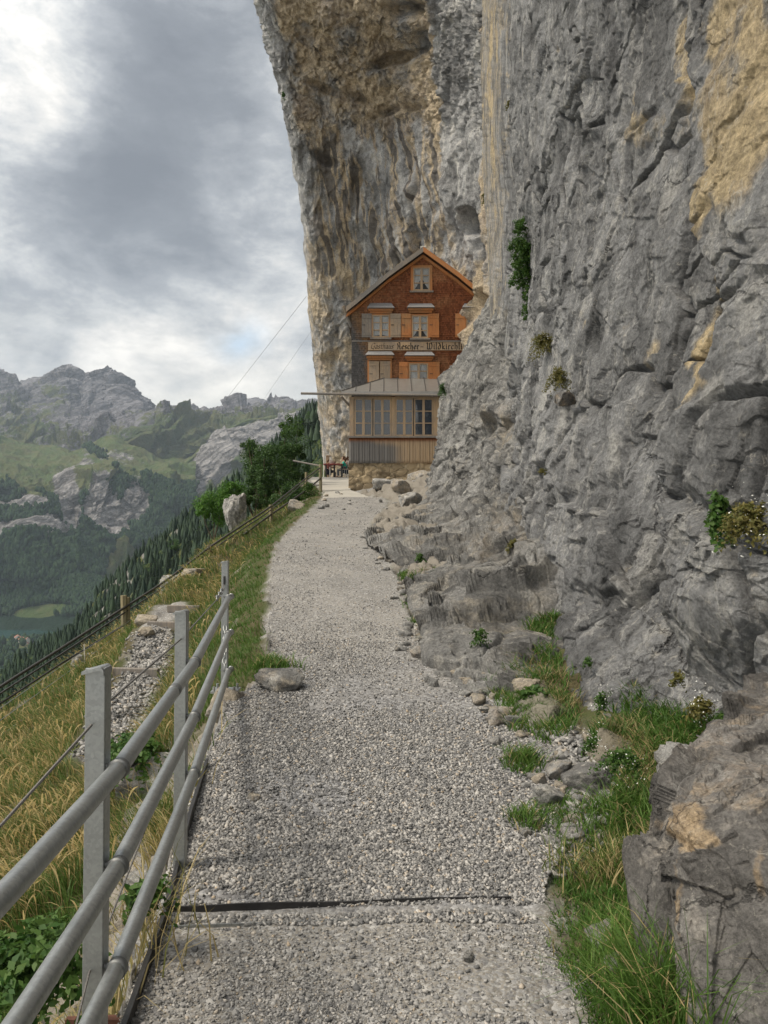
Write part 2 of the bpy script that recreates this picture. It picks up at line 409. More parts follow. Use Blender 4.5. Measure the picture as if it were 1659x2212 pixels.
def _tilt(s, P, sc):
    mp = s.n.new('ShaderNodeMapping'); mp.vector_type = 'TEXTURE'; s.put(mp.inputs['Vector'], s.mixv(P, s.noise(1 / (300 * sc), 3, .6, P, 0, True), 160 * sc)); mp.inputs['Rotation'].default_value = (0, math.radians(-32), math.radians(20)); mp.inputs['Scale'].default_value = (240 * sc, 240 * sc, 16 * sc); return mp.outputs[0]
NT.tilt = _tilt
def mat_mount(name, sc, rockc, grassc, forestc, snow=0.0, forest_lo=None):
    t = NT(name); P = t.pos; g = t.attr('veg'); fr = t.attr('forest')
    n = t.noise(1 / (90 * sc), 8, .65, P); n2 = t.noise(1 / (18 * sc), 7, .7, P)
    st = t.noise(1, 5, .7, t.tilt(P, sc), .5)
    st2 = t.noise(1, 4, .6, t.mixv(t.scale(P, (.0035 / sc, -.0035 / sc, .02 / sc)), P, 0.00001))
    c = t.mix(t.step(st, .38, .62), [q * .5 for q in rockc], [q * 1.35 for q in rockc])
    c = t.mix(t.math('MULTIPLY', t.step(n2, .5, .65), .7), c, [q * 1.9 for q in rockc]); c = t.mix(t.math('MULTIPLY', t.step(n, .48, .35), .6), c, [q * .5 for q in rockc])
    m = t.math('ADD', g, t.math('MULTIPLY', t.math('SUBTRACT', t.math('ADD', n, n2), 1.0), 1.1), True)
    gr = t.mix(n2, [q * .6 for q in grassc], [q * 1.4 for q in grassc])
    gr = t.mix(t.math('MULTIPLY', t.step(n, .40, .62), .6), gr, (.13, .12, .06)); c = t.mix(t.step(m, .4, .55), c, gr)
    m2 = t.math('ADD', fr, t.math('MULTIPLY', t.math('SUBTRACT', t.math('ADD', n, n2), 1.0), .9), True)
    fc = t.mix(t.noise(1 / (9 * sc), 4, .7, P), [q * .4 for q in forestc], [q * 1.5 for q in forestc])
    c = t.mix(t.step(m2, .45, .55), c, fc)
    if snow:
        c = t.mix(t.step(t.attr('snow'), .4, .6), c, (.75, .77, .8))
    b = t.bump(n2, .9, 14 * sc); b = t.bump(st, .5, 10 * sc, b); b = t.bump(t.voro(1 / (8 * sc), P), .5, 5 * sc, b)
    return t.fin(c, .95, b, 0, .1)
M['mount'] = mat_mount('far_mountain', 1.0, (.155, .15, .16), (.06, .085, .035), (.025, .05, .025), 1)
M['alp'] = mat_mount('alp_slope', .7, (.21, .20, .195), (.07, .10, .035), (.012, .028, .014))
M['ridge'] = mat_mount('near_ridge', .08, (.16, .155, .14), (.06, .085, .025), (.015, .03, .014))
t = NT('lake_water'); M['lake'] = t.fin((.02, .06, .06), .12, t.bump(t.noise(.05, 4, .6, t.pos), .05, 1), 0, .6)
t = NT('meadow'); M['meadow'] = t.fin(t.mix(t.noise(.01, 6, .6, t.pos), (.10, .15, .04), (.19, .22, .07)), .95)
# ------------------------------------------------------------------ path profile (heights above the path under the camera)
_Yt = np.linspace(-6, 70, 1521)
def _sm(ys, vs, w=25):
    v = np.interp(_Yt, ys, vs); k = np.hanning(w); k /= k.sum(); return np.convolve(np.pad(v, w // 2, 'edge'), k, 'valid')
_zp = _sm([-6, 3.2, 4.0, 5.2, 6.5, 8, 9.9, 12.3, 16.5, 20.6, 28, 36, 47, 60, 70], [0, 0, .05, .15, .27, .40, .59, .86, 1.35, 1.85, 2.75, 3.65, 5.0, 5.1, 5.1])
_xl = _sm([-6, 2.5, 4.15, 6.3, 6.9, 9.2, 12.4, 16.5, 20.6, 27.5, 30, 36, 42, 50, 70], [-.75, -.86, -1.07, -1.27, -1.02, -1.38, -1.86, -2.28, -2.35, -2.3, -2.4, -3.0, -4.2, -4.4, -4.4], 9)
_xr = _sm([-6, 2.5, 3.2, 3.5, 4.0, 4.55, 5.2, 5.7, 6.4, 7.3, 8, 9.9, 12.4, 16.5, 20.6, 27, 29, 31, 36, 70], [.6, .635, .66, .72, 1.0, 1.07, 1.16, .95, .96, .75, .40, .32, .23, -.2, -.37, .17, .1, -.9, -1.6, -1.6], 9)
zp = lambda Y: np.interp(Y, _Yt, _zp)
xl = lambda Y: np.interp(Y, _Yt, _xl)
xr = lambda Y: np.interp(Y, _Yt, _xr)
TR = np.array([(-2.9, 8.0, -.72), (-3.15, 9.3, -.52), (-3.3, 10.6, -.40), (-3.75, 12.6, .0), (-3.95, 14.5, .25), (-4.3, 18, .62), (-4.3, 22, 1.3), (-3.6, 28, 2.4), (-2.6, 31, 3.0)])
def trail(x, y):
    """distance to the side trail and its height"""
    best = np.full(x.shape, 99.0); z = np.zeros(x.shape)
    for a, b in zip(TR[:-1], TR[1:]):
        d = b[:2] - a[:2]; t = np.clip(((x - a[0]) * d[0] + (y - a[1]) * d[1]) / (d @ d), 0, 1)
        r = np.hypot(x - a[0] - t * d[0], y - a[1] - t * d[1]); zz = a[2] + t * (b[2] - a[2])
        m = r < best; best = np.where(m, r, best); z = np.where(m, zz, z)
    return best, z

def ground_z(x, y, detail=True):
    x = np.asarray(x, float); y = np.asarray(y, float); sh = np.broadcast(x, y).shape
    x = np.broadcast_to(x, sh).ravel().astype(float); y = np.broadcast_to(y, sh).ravel().astype(float)
    z0 = zp(y); L = xl(y) - x; R = x - xr(y)
    # left: shoulder then slope; retained edge near the camera
    near = 1 - sstep(6.0, 7.2, y)
    far = sstep(22, 27, y)
    cr_ = np.interp(y, [0, 10, 13, 19, 26, 35, 50], [7.6, 6.2, 5.3, 4.5, 4.0, 2.6, 2.0])
    pA = np.interp(L, [0, .4, 1.5, 3, 6], [0, -.2, -1.05, -1.9, -3.5])
    pB = np.interp(L, [0, .06, .3, .7, 1.5, 3, 6], [0, -.28, -.62, -.85, -1.2, -1.95, -3.5])
    pC = np.interp(L, [0, .5, 2, 4, 6], [0, -.1, -.7, -1.6, -2.6])
    left = pA * (1 - near) * (1 - far) + pB * near + pC * far
    left = np.where(L > cr_, left * 0 + np.interp(cr_, [0, .4, 1.5, 3, 6, 8], [0, -.2, -1.05, -1.9, -3.5, -4.6]) * (1 - far) + far * left - (L - cr_) * 1.15, left)
    # right: bank rising to the rock
    rise = np.interp(y, [0, 3, 4, 5, 7, 10, 20, 28, 31, 34, 40], [.25, .25, .28, .24, .14, .10, .10, .22, .3, .15, .0])
    right = np.clip(R, 0, 2.2) * rise * sstep(0, .35, R) + np.clip(R - 2.2, 0, 3) * .3
    z = z0 + np.where(L > 0, left, 0) + np.where(R > 0, right, 0)
    td, tz = trail(x, y)
    w = (1 - sstep(.28, .8, td)) * (y > 7) * (y < 30)
    z = z * (1 - w) + tz * w
    if detail:
        p = np.stack([x, y, z * 0], 1)
        onp = (L < 0) & (R < 0)
        rough = np.where(onp, .018, .09 + .05 * sstep(.2, 1.5, np.maximum(L, R)))
        z = z + fbm(p * 1.3, 3, 3) * rough * 1.2 + fbm(p * 7, 3, 5) * rough * .3
        edge = np.exp(-((L - .25) / .25) ** 2) * (y > 7) * .05 + np.exp(-((R - .1) / .15) ** 2) * .02
        z += edge * (1 + pn(p * 2, 9))
    return z.reshape(sh)

def ground_mesh():
    nu, nv = 640, 760
    s = np.concatenate([np.linspace(-2.6, -.62, 130, endpoint=False), np.linspace(-.62, .62, 450), np.linspace(.63, 1.6, 60)])
    nu = len(s); Y0 = 1.4
    yy = np.exp(np.linspace(math.log(Y0 + .35), math.log(60 + .35), nv)) - .35
    yy = np.concatenate([np.linspace(-3, Y0, 24, endpoint=False), yy]); nv = len(yy)
    S, Y = np.meshgrid(s, yy); Xx = S * np.maximum(Y, Y0) * 1.0
    Z = ground_z(Xx, Y)
    x = Xx.ravel(); y = Y.ravel(); z = Z.ravel(); p = np.stack([x, y, z], 1)
    L = xl(y) - x; R = x - xr(y)
    wob = fbm(p * 3.1, 3, 21) * .10
    pathm = (1 - sstep(-.04, .10, L + wob)) * (1 - sstep(-.05, .12, R + wob))
    td, _ = trail(x, y); pathm = np.maximum(pathm, (1 - sstep(.18, .36, td + wob)) * (y > 7.6) * (y < 14.6))
    pathm = np.maximum(pathm, (y > 32) * (x < 1) * (L < 0))
    loose = sstep(3.2, 3.35, y) * (1 - sstep(4.8, 8.8, y + wob * 10 + x * .3)) 
    loose = np.maximum(loose * .8, 0)
    rocky = sstep(.35, .6, fbm(p * 1.1, 4, 33)) * (L > .4) * .7
    rocky = np.maximum(rocky, (R > .05) * (sstep(8, 11, y)))
    rocky = np.maximum(rocky, (L > 0) * (L < .75) * (y < 6.8) * 1.0)
    rocky = np.maximum(rocky, (R > 0) * (1 - sstep(.2, .5, R)) * sstep(4, 4.6, y) * .7)
    # angular relief where bare rock shows
    m = rocky * (1 - pathm) * ((R > 0) | ((L < .8) & (y < 6.9)))
    f, e, _c1 = facet(p * 2.2, 5); f2, e2, _c2 = facet(p * 6.5, 6)
    dz = m * (f * .16 + f2 * .05)
    Vv = p.copy(); Vv[:, 2] += dz
    o = np_mesh('ground', Vv, grid_faces(nu, nv)[:, ::-1], M['ground'], smooth=True, attrs=dict(path=pathm, loose=loose, rocky=rocky))
    return tag(o, kind='structure')
ground_mesh()

# concrete slabs of the terrace approach
m = MB()
for (p0, p1, p2, p3) in [((697, 1079, 29.3), (800, 1075, 30.2), (757, 1060, 33.0), (697, 1063, 32.6)), ((697, 1062, 32.8), (757, 1059, 33.2), (753, 1033, 46.5), (664, 1033, 46.5))]:
    pts = [vec(*p) for p in (p0, p1, p2, p3)]
    b = [(x, y, z - .15) for x, y, z in pts]
    m.add([(x, y, z + .03) for x, y, z in pts] + b, [(0, 1, 2, 3), (7, 6, 5, 4), (0, 4, 5, 1), (1, 5, 6, 2), (2, 6, 7, 3), (3, 7, 4, 0)])
tag(m.build('pavement', M['concrete']), kind='structure')

# ------------------------------------------------------------------ cliffs
def rockify(W, nrm, disp):
    return W + nrm * disp[..., None]

def cliff(name, rows, nu, nv, mat, dispf, attrf, recess=0, ext=()):
    W, G = loft(rows, nu, nv)
    lw, lg = W[:, -1].copy(), G[:, -1].copy(); a = lw
    for k, (dx, dy, zs) in enumerate(ext):      # the rock carries on past the right of the view
        b = lw + np.array([dx, dy, 0]); b[:, 2] = np.where(lw[:, 2] > .6, .6 + (lw[:, 2] - .6) * zs, lw[:, 2]); t = np.linspace(0, 1, 41)[1:, None, None]
        seg = a[None] * (1 - t) + b[None] * t; W = np.concatenate([W, np.swapaxes(seg, 0, 1)], 1)
        gg = np.repeat(lg[:, None], 40, 1); gg[..., 0] += (k + np.linspace(0, 1, 40)) * 200; G = np.concatenate([G, gg], 1); a = b
    nu, nv = W.shape[1], W.shape[0]; N = smooth2(grid_normals(W), 4); N /= np.linalg.norm(N, axis=-1, keepdims=True)
    p = W.reshape(-1, 3); g = G.reshape(-1, 3)
    d, dark = dispf(p, g); V = p + N.reshape(-1, 3) * d[:, None]  # dark: shade painted into cracks, pits and hollows, added to the streaks
    tan, streak = attrf(p, g, d)
    if recess:
        low = sstep(1060, 1150, g[:, 1]); hgt = .30; zz = (V[:, 2] + fbm(p * .45, 3, 900) * .35 + p[:, 1] * .03 - p[:, 0] * .12) / hgt; fr_ = zz - np.floor(zz); V[:, 2] += (sstep(.25, .85, fr_) - fr_) * hgt * low * .55
    o = np_mesh(name, V, grid_faces(nu, nv), mat, smooth=False, attrs=dict(tan=tan, streak=np.clip(streak + dark, 0, 1)))
    return o, V, g

def blob(g, x, y, rx, ry, soft=.5, ang=0):
    a = math.radians(ang); dx = g[:, 0] - x; dy = g[:, 1] - y
    u = (dx * math.cos(a) + dy * math.sin(a)) / rx; v = (-dx * math.sin(a) + dy * math.cos(a)) / ry
    return 1 - sstep(1 - soft, 1 + soft, np.sqrt(u * u + v * v))

# --- near grey wall along the right of the path
rowsB = []
def rb(y, l): rowsB.append([(x, y, d) for x, d in l])
top = [(1035, 31), (1098, 22), (1165, 16.8), (1255, 12.3), (1350, 10.0), (1450, 8.4), (1545, 7.0), (1660, 6.2), (1830, 5.1), (2150, 3.9)]
rb(-1500, [(x - 15, d * .97) for x, d in top]); rb(-900, top); rb(-400, top)
rb(0, [(1040, 31), (1095, 22), (1165, 16.4), (1255, 12.3), (1350, 10.2), (1440, 9.0), (1530, 8.1), (1640, 6.7), (1800, 5.4), (2150, 3.9)])
rb(250, [(1040, 30), (1100, 21.5), (1165, 16), (1255, 12.2), (1350, 10.0), (1440, 8.7), (1530, 7.6), (1640, 6.4), (1800, 5.3), (2150, 3.9)])
rb(500, [(1050, 29), (1118, 20.5), (1170, 15.5), (1250, 12.0), (1345, 9.9), (1440, 8.4), (1530, 7.4), (1640, 6.2), (1800, 5.2), (2150, 3.9)])
rb(700, [(1060, 27), (1115, 20), (1165, 15), (1245, 11.4), (1340, 9.4), (1435, 8.1), (1525, 7.2), (1630, 6.0), (1800, 5.1), (2150, 3.9)])
rb(900, [(1065, 25), (1108, 18.5), (1155, 14), (1235, 10.8), (1330, 8.8), (1430, 7.6), (1520, 6.7), (1620, 5.6), (1790, 4.9), (2150, 3.8)])
rb(1100, [(1060, 21), (1106, 15), (1150, 12), (1225, 9.6), (1320, 8.0), (1425, 6.9), (1520, 6.2), (1620, 5.3), (1780, 4.7), (2150, 3.8)])
rb(1280, [(1080, 15), (1130, 11.2), (1172, 9.6), (1240, 8.1), (1330, 7.0), (1430, 6.3), (1530, 5.6), (1630, 5.1), (1780, 4.6), (2150, 3.8)])
rb(1430, [(1130, 11.5), (1180, 8.6), (1215, 7.4), (1275, 6.5), (1350, 6.0), (1440, 5.6), (1540, 5.2), (1640, 4.8), (1780, 4.4), (2150, 3.8)])
rb(1560, [(1170, 9), (1210, 6.9), (1245, 6.1), (1290, 5.6), (1360, 5.4), (1450, 5.1), (1550, 4.85), (1650, 4.6), (1780, 4.3), (2150, 3.8)])
rb(1680, [(1205, 7), (1240, 5.5), (1270, 5.0), (1315, 4.9), (1380, 4.85), (1460, 4.75), (1560, 4.6), (1660, 4.4), (1780, 4.2), (2150, 3.8)])
rb(1850, [(1225, 6), (1250, 4.9), (1285, 4.75), (1330, 4.7), (1390, 4.65), (1470, 4.55), (1560, 4.4), (1660, 4.3), (1780, 4.1), (2150, 3.8)])
def dispB(p, g):
    q = p + fbm(p * .7, 3, 2)[:, None] * np.array([.25, .35, .2])
    # bedding dips to the left and away
    r = np.stack([q[:, 0], q[:, 1] * .85 + q[:, 2] * .25, q[:, 2] * .9 - q[:, 1] * .22], 1)
    fa, ea, ca = facet(r * np.array([.38, .3, .26]), 41, 1, .35, .12); fb_, eb, cb = facet(r * np.array([1.0, .8, 1.0]), 42, 1, .45, .05); fc, ec, cc = facet(r * np.array([2.6, 2.3, 3.6]), 43, 1, .5, .0)
    fd, ed, cd = facet(r * np.array([8, 7, 11]), 45, 1, .4)
    k = np.clip(p[:, 1] / 9, .5, 1.25)
    low = sstep(650, 1250, g[:, 1])
    d = fa * .20 * k + fb_ * (.06 + .07 * low) * k + fc * (.026 + .03 * low) * k + fd * .016 * (.6 + low) + fbm(q * .8, 5, 44) * .11 + ridged(r * np.array([2, 2, 3.2]), 4, 46) * .016 + fbm(q * 12, 3, 48) * .010
    crack = (1 - sstep(.0, .03, eb)) * sstep(.0, .3, fbm(p * .5, 2, 47)); crack = np.maximum(crack, (1 - sstep(0, .025, ea)))
    d -= crack * .12
    # long steps in the face
    for (x0, y0, x1, y1, w, a) in [(1170, 650, 1380, 560, 16, .12), (1130, 690, 1260, 640, 22, .18), (1345, 300, 1445, 215, 16, .16), (1310, 500, 1350, 240, 14, .1), (1480, 520, 1560, 430, 16, .16), (1150, 1090, 1500, 1020, 18, .05), (1140, 1240, 1480, 1210, 12, .04)]:
        t = np.clip(((g[:, 0] - x0) * (x1 - x0) + (g[:, 1] - y0) * (y1 - y0)) / ((x1 - x0) ** 2 + (y1 - y0) ** 2), 0, 1)
        dist = np.hypot(g[:, 0] - x0 - t * (x1 - x0), (g[:, 1] - y0 - t * (y1 - y0))) + fbm(p * 1.4, 4, 50) * 22
        d -= a * .6 * np.exp(-(dist / (w * .5)) ** 2) * sstep(-.3, .3, pn(p * 1.3, 52))
    # buttress edges on the right
    d += .35 * sstep(0, 30, g[:, 0] - np.interp(g[:, 1], [0, 420, 700, 900, 1100, 1400], [1520, 1555, 1640, 1560, 1500, 1490]) + fbm(p * 2, 3, 51) * 14) * sstep(1500, 1350, g[:, 1])
    d *= .3 + .7 * sstep(1085, 1112, g[:, 0])
    return d, crack * .3
def warp(g, p, a, k, s=0):
    q = g.copy(); q[:, 0] += a * fbm(p * k, 4, 800 + s, .6); q[:, 1] += a * fbm(p * k, 4, 830 + s, .6); return q
def attrB(p, g, d):
    g = warp(g, p, 24, 1.3)
    n = fbm(p * 1.6, 4, 60) * 1.0
    t = np.maximum.reduce([blob(g, 1690, 160, 96, 290, .4) * (.8 + .5 * n), blob(g, 1625, 450, 20, 120, .5, 8) * .9, blob(g, 1590, 620, 20, 100, .4, 8) * 1.1, blob(g, 1568, 790, 36, 110, .4) * 1.15])
    t = np.maximum(t, blob(g, 1385, 280, 70, 40, .6, -20) * .45)
    t = np.maximum(t, blob(g, 1500, 120, 22, 200, .6, 8) * .55)
    t = np.maximum(t, blob(g, 1128, 300, 26, 300, .4, -4) * .0)
    t = np.maximum(t, blob(g, 1180, 1480, 60, 120, .5) * .8)
    t = np.maximum(t, sstep(1050, 1500, g[:, 1]) * .16 + sstep(.35, .9, n) * .2)
    t = t * (1 + .5 * n) + sstep(.5, 1.0, n) * .12
    s = sstep(.1, .8, fbm(p * np.array([1.2, .9, .25]), 4, 61)) * .35 * sstep(1000, 500, g[:, 1])
    s = s + .30 * sstep(760, 520, g[:, 1]) * sstep(1560, 1480, g[:, 0]) + .12 * n
    up_ = sstep(560, 440, g[:, 1]); t = np.maximum(t, up_ * sstep(1110, 1080, g[:, 0] + 10 * n) * sstep(1036, 1062, g[:, 0]) * (.26 + 1.0 * fbm(p * np.array([.9, .9, .22]), 4, 62) + .3 * n)); t = np.maximum(t, sstep(1098, 1080, g[:, 0]) * sstep(760, 690, g[:, 1]) * .38)
    return np.clip(t, 0, 1), s * (1 - np.clip(t * 1.5, 0, 1))
cb_, VB, GB = cliff('cliff', rowsB, np.concatenate([np.linspace(0, 1, 16, endpoint=False), np.linspace(1, 3, 190, endpoint=False), np.linspace(3, 8.3, 400), [8.5, 9]]), np.concatenate([np.linspace(0, 3, 70, endpoint=False), np.linspace(3, 13, 900), [14]]), M['cliff_grey'], dispB, attrB, 0, [(.15, -1.5, 1.2), (.4, -4, 1.6), (1.5, -8, 1.8)]); tag(cb_, kind='structure')

# --- far overhanging cliff behind the house
rowsA = []
def ra(y, xL, dL, mid): rowsA.append([(xL + 22, y, dL + 22), (xL + 4, y, dL + 5), (xL, y, dL)] + [(x, y, d) for x, d in mid] + [(1110, y, 29), (1180, y, 30)])
ra(-1500, -30, 36, [(330, 35), (600, 33.5), (780, 32), (920, 30.5), (1020, 29)])
ra(-700, 335, 38, [(500, 37), (650, 36.5), (800, 36), (930, 34), (1030, 32)])
ra(-250, 490, 40, [(600, 39.5), (720, 39), (840, 38), (950, 36), (1040, 33)])
ra(0, 558, 42, [(650, 41), (760, 40), (860, 39), (955, 37), (1045, 33)])
ra(120, 592, 43, [(680, 42.5), (780, 42), (870, 41), (960, 38), (1045, 33)])
ra(250, 620, 44, [(700, 44), (790, 43.5), (880, 42), (960, 38.5), (1045, 33)])
ra(400, 650, 46, [(720, 45.5), (800, 45), (885, 43), (960, 39), (1040, 33.5)])
ra(550, 668, 48, [(735, 47), (810, 46.5), (890, 44), (975, 41), (1040, 34.2)])
ra(700, 681, 50, [(742, 48.5), (815, 48), (895, 46), (984, 41.6), (1040, 34.2)])
ra(850, 692, 52.5, [(750, 50), (820, 49), (900, 46.5), (1000, 43), (1062, 36)])
ra(1000, 706, 55.5, [(755, 52), (825, 50), (905, 47), (990, 43), (1060, 38)])
ra(1080, 712, 56.5, [(760, 53), (830, 50), (910, 47), (990, 43), (1060, 38)])
def dispA(p, g):
    q = p + fbm(p * .25, 3, 70)[:, None] * np.array([.8, .8, .5])
    up = sstep(340, 240, g[:, 1] + (g[:, 0] - 800) * .1 + fbm(p * .3, 2, 71) * 40)
    fa, ea, _a = facet(q * np.array([.22, .22, .16]), 72, 1, .5, .3); fb_, eb, _b = facet(q * np.array([.8, .8, .5]), 73, 1, .5, .15); fc, ec, _c = facet(q * np.array([2.2, 2.2, 2.0]), 74)
    fe, ee, _e = facet(q * np.array([5, 5, 4]), 78)
    rib = 1 - np.abs(pn(np.stack([q[:, 0] * 1.15 + q[:, 2] * .06, q[:, 1] * .5, q[:, 2] * .09], 1), 75)) * 2
    rib2 = 1 - np.abs(pn(np.stack([q[:, 0] * 2.6, q[:, 1], q[:, 2] * .2], 1), 76)) * 2
    d = fa * .55 + fb_ * (.14 + .16 * up) + fc * (.07 + .12 * up) + fe * (.02 + .08 * up) + fbm(q * 6, 3, 79) * (.02 + .04 * up) + (rib * .22 + rib2 * .10) * (1 - up * .8) + fbm(q * .9, 4, 77) * .22
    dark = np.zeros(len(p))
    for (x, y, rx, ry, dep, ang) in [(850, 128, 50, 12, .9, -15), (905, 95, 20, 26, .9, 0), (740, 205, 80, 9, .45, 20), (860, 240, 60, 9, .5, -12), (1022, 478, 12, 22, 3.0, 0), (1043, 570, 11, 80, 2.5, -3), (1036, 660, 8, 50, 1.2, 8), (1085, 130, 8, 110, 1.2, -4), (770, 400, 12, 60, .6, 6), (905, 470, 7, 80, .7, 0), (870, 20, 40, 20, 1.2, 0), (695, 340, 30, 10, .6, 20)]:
        b = blob(g + np.stack([pn(p * .8, 80) * 14, pn(p * .8, 81) * 10, p[:, 0] * 0], 1), x, y, rx, ry, .55, ang); d -= b * dep; dark += b * .25  # hollows are sunk in and their shade is put into the colour too
    e_ = g[:, 0] - np.interp(g[:, 1], [0, 120, 250, 400, 550, 700, 850, 1000], [558, 592, 620, 650, 668, 681, 692, 706]); d *= .45 + .55 * sstep(0, 30, e_)
    return d, dark
def attrA(p, g, d):
    g = warp(g, p, 14, .4, 3)
    x, y = g[:, 0], g[:, 1]; n = fbm(p * .5, 4, 90); st = fbm(np.stack([p[:, 0] * 1.0 + (p[:, 2]) * .12, p[:, 1] * .6, p[:, 2] * .07], 1), 4, 91)
    st2 = fbm(np.stack([p[:, 0] * 2.4 + (p[:, 2]) * .2, p[:, 1], p[:, 2] * .1], 1), 4, 92)
    up = sstep(330, 230, y + n * 40)
    t = .50 + .42 * n + .12 * up + .2 * pn(p * 1.6, 94)
    zone = (1 - up) * sstep(720, 500, y) * sstep(660, 720, x) * sstep(1000, 930, x)
    t = t * (1 - zone) + zone * (.36 + st * 1.6 + st2 * 1.3)
    band = sstep(940, 965, x - (y - 200) * .12 + n * 8) * sstep(1062, 1040, x - (y - 200) * .02 + n * 8) * sstep(640, 420, y)
    t = t * (1 - band) + band * (.02 + .1 * n)
    t = np.maximum(t, blob(g, 1072 + 0, 330, 22, 190, .4, 4) * 1.0)
    t = np.maximum(t, blob(g, 1040, 660, 26, 100, .5) * .9); t = np.maximum(t, blob(g, 935, 180, 14, 220, .6, -5) * .9)
    t = np.maximum(t, blob(g, 830, 105, 40, 50, .5) * 1.0)
    edge = 1 - sstep(15, 50, x - np.interp(y, [0, 120, 250, 400, 550, 700], [558, 592, 620, 650, 668, 681]) + n * 10)
    t = t * (1 - edge * .7 * sstep(650, 350, y))
    s = zone * sstep(.08, .35, st2 + st * .6) * 1.0 + edge * .25 * (st > 0) + up * .25 * sstep(.1, .6, fbm(p * 1.2, 3, 93))
    s = s + (1 - zone) * (1 - up) * sstep(.3, .7, st2) * .3
    return np.clip(t, 0, 1), s
ca_, VA, GA = cliff('cliff', rowsA, np.concatenate([np.linspace(0, 2, 24, endpoint=False), np.linspace(2, 8, 470), [8.5, 9]]), np.concatenate([np.linspace(0, 3, 60, endpoint=False), np.linspace(3, 11, 620)]), M['cliff_far'], dispA, attrA); tag(ca_, kind='structure')

# --- rounded shoulder and ledges between the house and the wall
rowsC = []
def rc(y, l): rowsC.append([(x, y, d) for x, d in l])
rc(600, [(1075, 31.5), (1085, 30.5), (1100, 29), (1120, 27), (1150, 25.5), (1190, 26)])
rc(650, [(1058, 32), (1076, 30), (1094, 26), (1112, 24), (1140, 23), (1190, 23)])
rc(700, [(1024, 32), (1044, 29.5), (1069, 25), (1095, 22.8), (1130, 21.5), (1190, 20)])
rc(760, [(1003, 31), (1021, 28), (1049, 24.5), (1080, 22.3), (1125, 20), (1190, 18)])
rc(830, [(956, 30), (969, 27.4), (1007, 24), (1050, 21.8), (1110, 19), (1190, 16)])
rc(920, [(942, 30), (955, 27), (991, 23.2), (1040, 20.8), (1110, 17.6), (1190, 14)])
rc(1000, [(934, 29), (948, 26), (984, 22.5), (1035, 19.8), (1110, 16.2), (1190, 13)])
rc(1070, [(913, 28), (926, 25), (969, 22.0), (1030, 18.6), (1110, 15.2), (1225, 12.4)])
rc(1120, [(850, 23.28), (875, 21.34), (935, 19.40), (1020, 16.49), (1110, 13.58), (1225, 10.86)])
rc(1170, [(790, 16.81), (835, 16.04), (915, 15.09), (1010, 13.56), (1110, 11.75), (1230, 9.93)])
rc(1240, [(880, 12.29), (900, 11.91), (945, 11.43), (1030, 10.58), (1120, 9.83), (1235, 9.07)])
rc(1320, [(898, 9.59), (918, 9.31), (960, 9.02), (1045, 8.55), (1130, 8.37), (1240, 8.08)])
rc(1395, [(915, 7.76), (938, 7.57), (975, 7.48), (1055, 7.29), (1140, 7.20), (1250, 7.29)])
rc(1465, [(910, 7.07), (940, 6.88), (995, 6.79), (1070, 6.60), (1150, 6.51), (1260, 6.70)])
rc(1540, [(930, 6.48), (960, 6.39), (1010, 6.30), (1085, 6.12), (1165, 6.12), (1270, 6.21)])
def dispC(p, g):
    q = p + fbm(p * .5, 3, 110)[:, None] * .35
    r = np.stack([q[:, 0], q[:, 1], q[:, 2] + q[:, 0] * .12], 1)
    low = sstep(1000, 1200, g[:, 1])
    fa, ea, _a = facet(r * np.array([.4, .35, .45]), 111, 1, .4, .2); fb_, eb, _b = facet(r * np.array([1, .9, 1.7]), 112, 1, .5, .06); fc, ec, _c = facet(r * np.array([2.6, 2.2, 4.4]), 113, 1, .5, .0); fd, ed, _d = facet(r * np.array([8, 7, 12]), 114)
    zz = r[:, 2] * 1.9 + fbm(p * .8, 3, 115) * .5; saw = zz - np.floor(zz); ledge = (sstep(0, .25, saw) * (1 - saw) - .3) * .26 * low
    
    d = fa * (.40 - .15 * low) + fb_ * (.13 + .06 * low) + fc * (.045 + .03 * low) + fd * .02 + ridged(r * np.array([2, 2, 5.0]), 3, 117) * .02 + fbm(q * 1.2, 4, 116) * .12 
    d *= 1 - .45 * sstep(1300, 1460, g[:, 1])
    crack = (1 - sstep(0, .03, ea)) * .5; d -= crack * .25
    return d, crack * .3
def attrC(p, g, d):
    n = fbm(p * .9, 4, 120); t = sstep(930, 1180, g[:, 1] + n * 60) * .22 + .05 + .3 * n
    t = t + blob(g, 1070, 900, 45, 60, .5) * .35 + blob(g, 1120, 1120, 60, 50, .5) * .2 + blob(g, 1090, 690, 40, 50, .6) * .2
    return np.clip(t, 0, 1), sstep(.2, .7, fbm(p * np.array([1, 1, .5]), 3, 121)) * .25 + .15 * sstep(1050, 900, g[:, 1])
cc_, VC, GC = cliff('rock_ledge', rowsC, 440, 700, M['cliff_mid'], dispC, attrC, 1); tag(cc_, kind='structure')

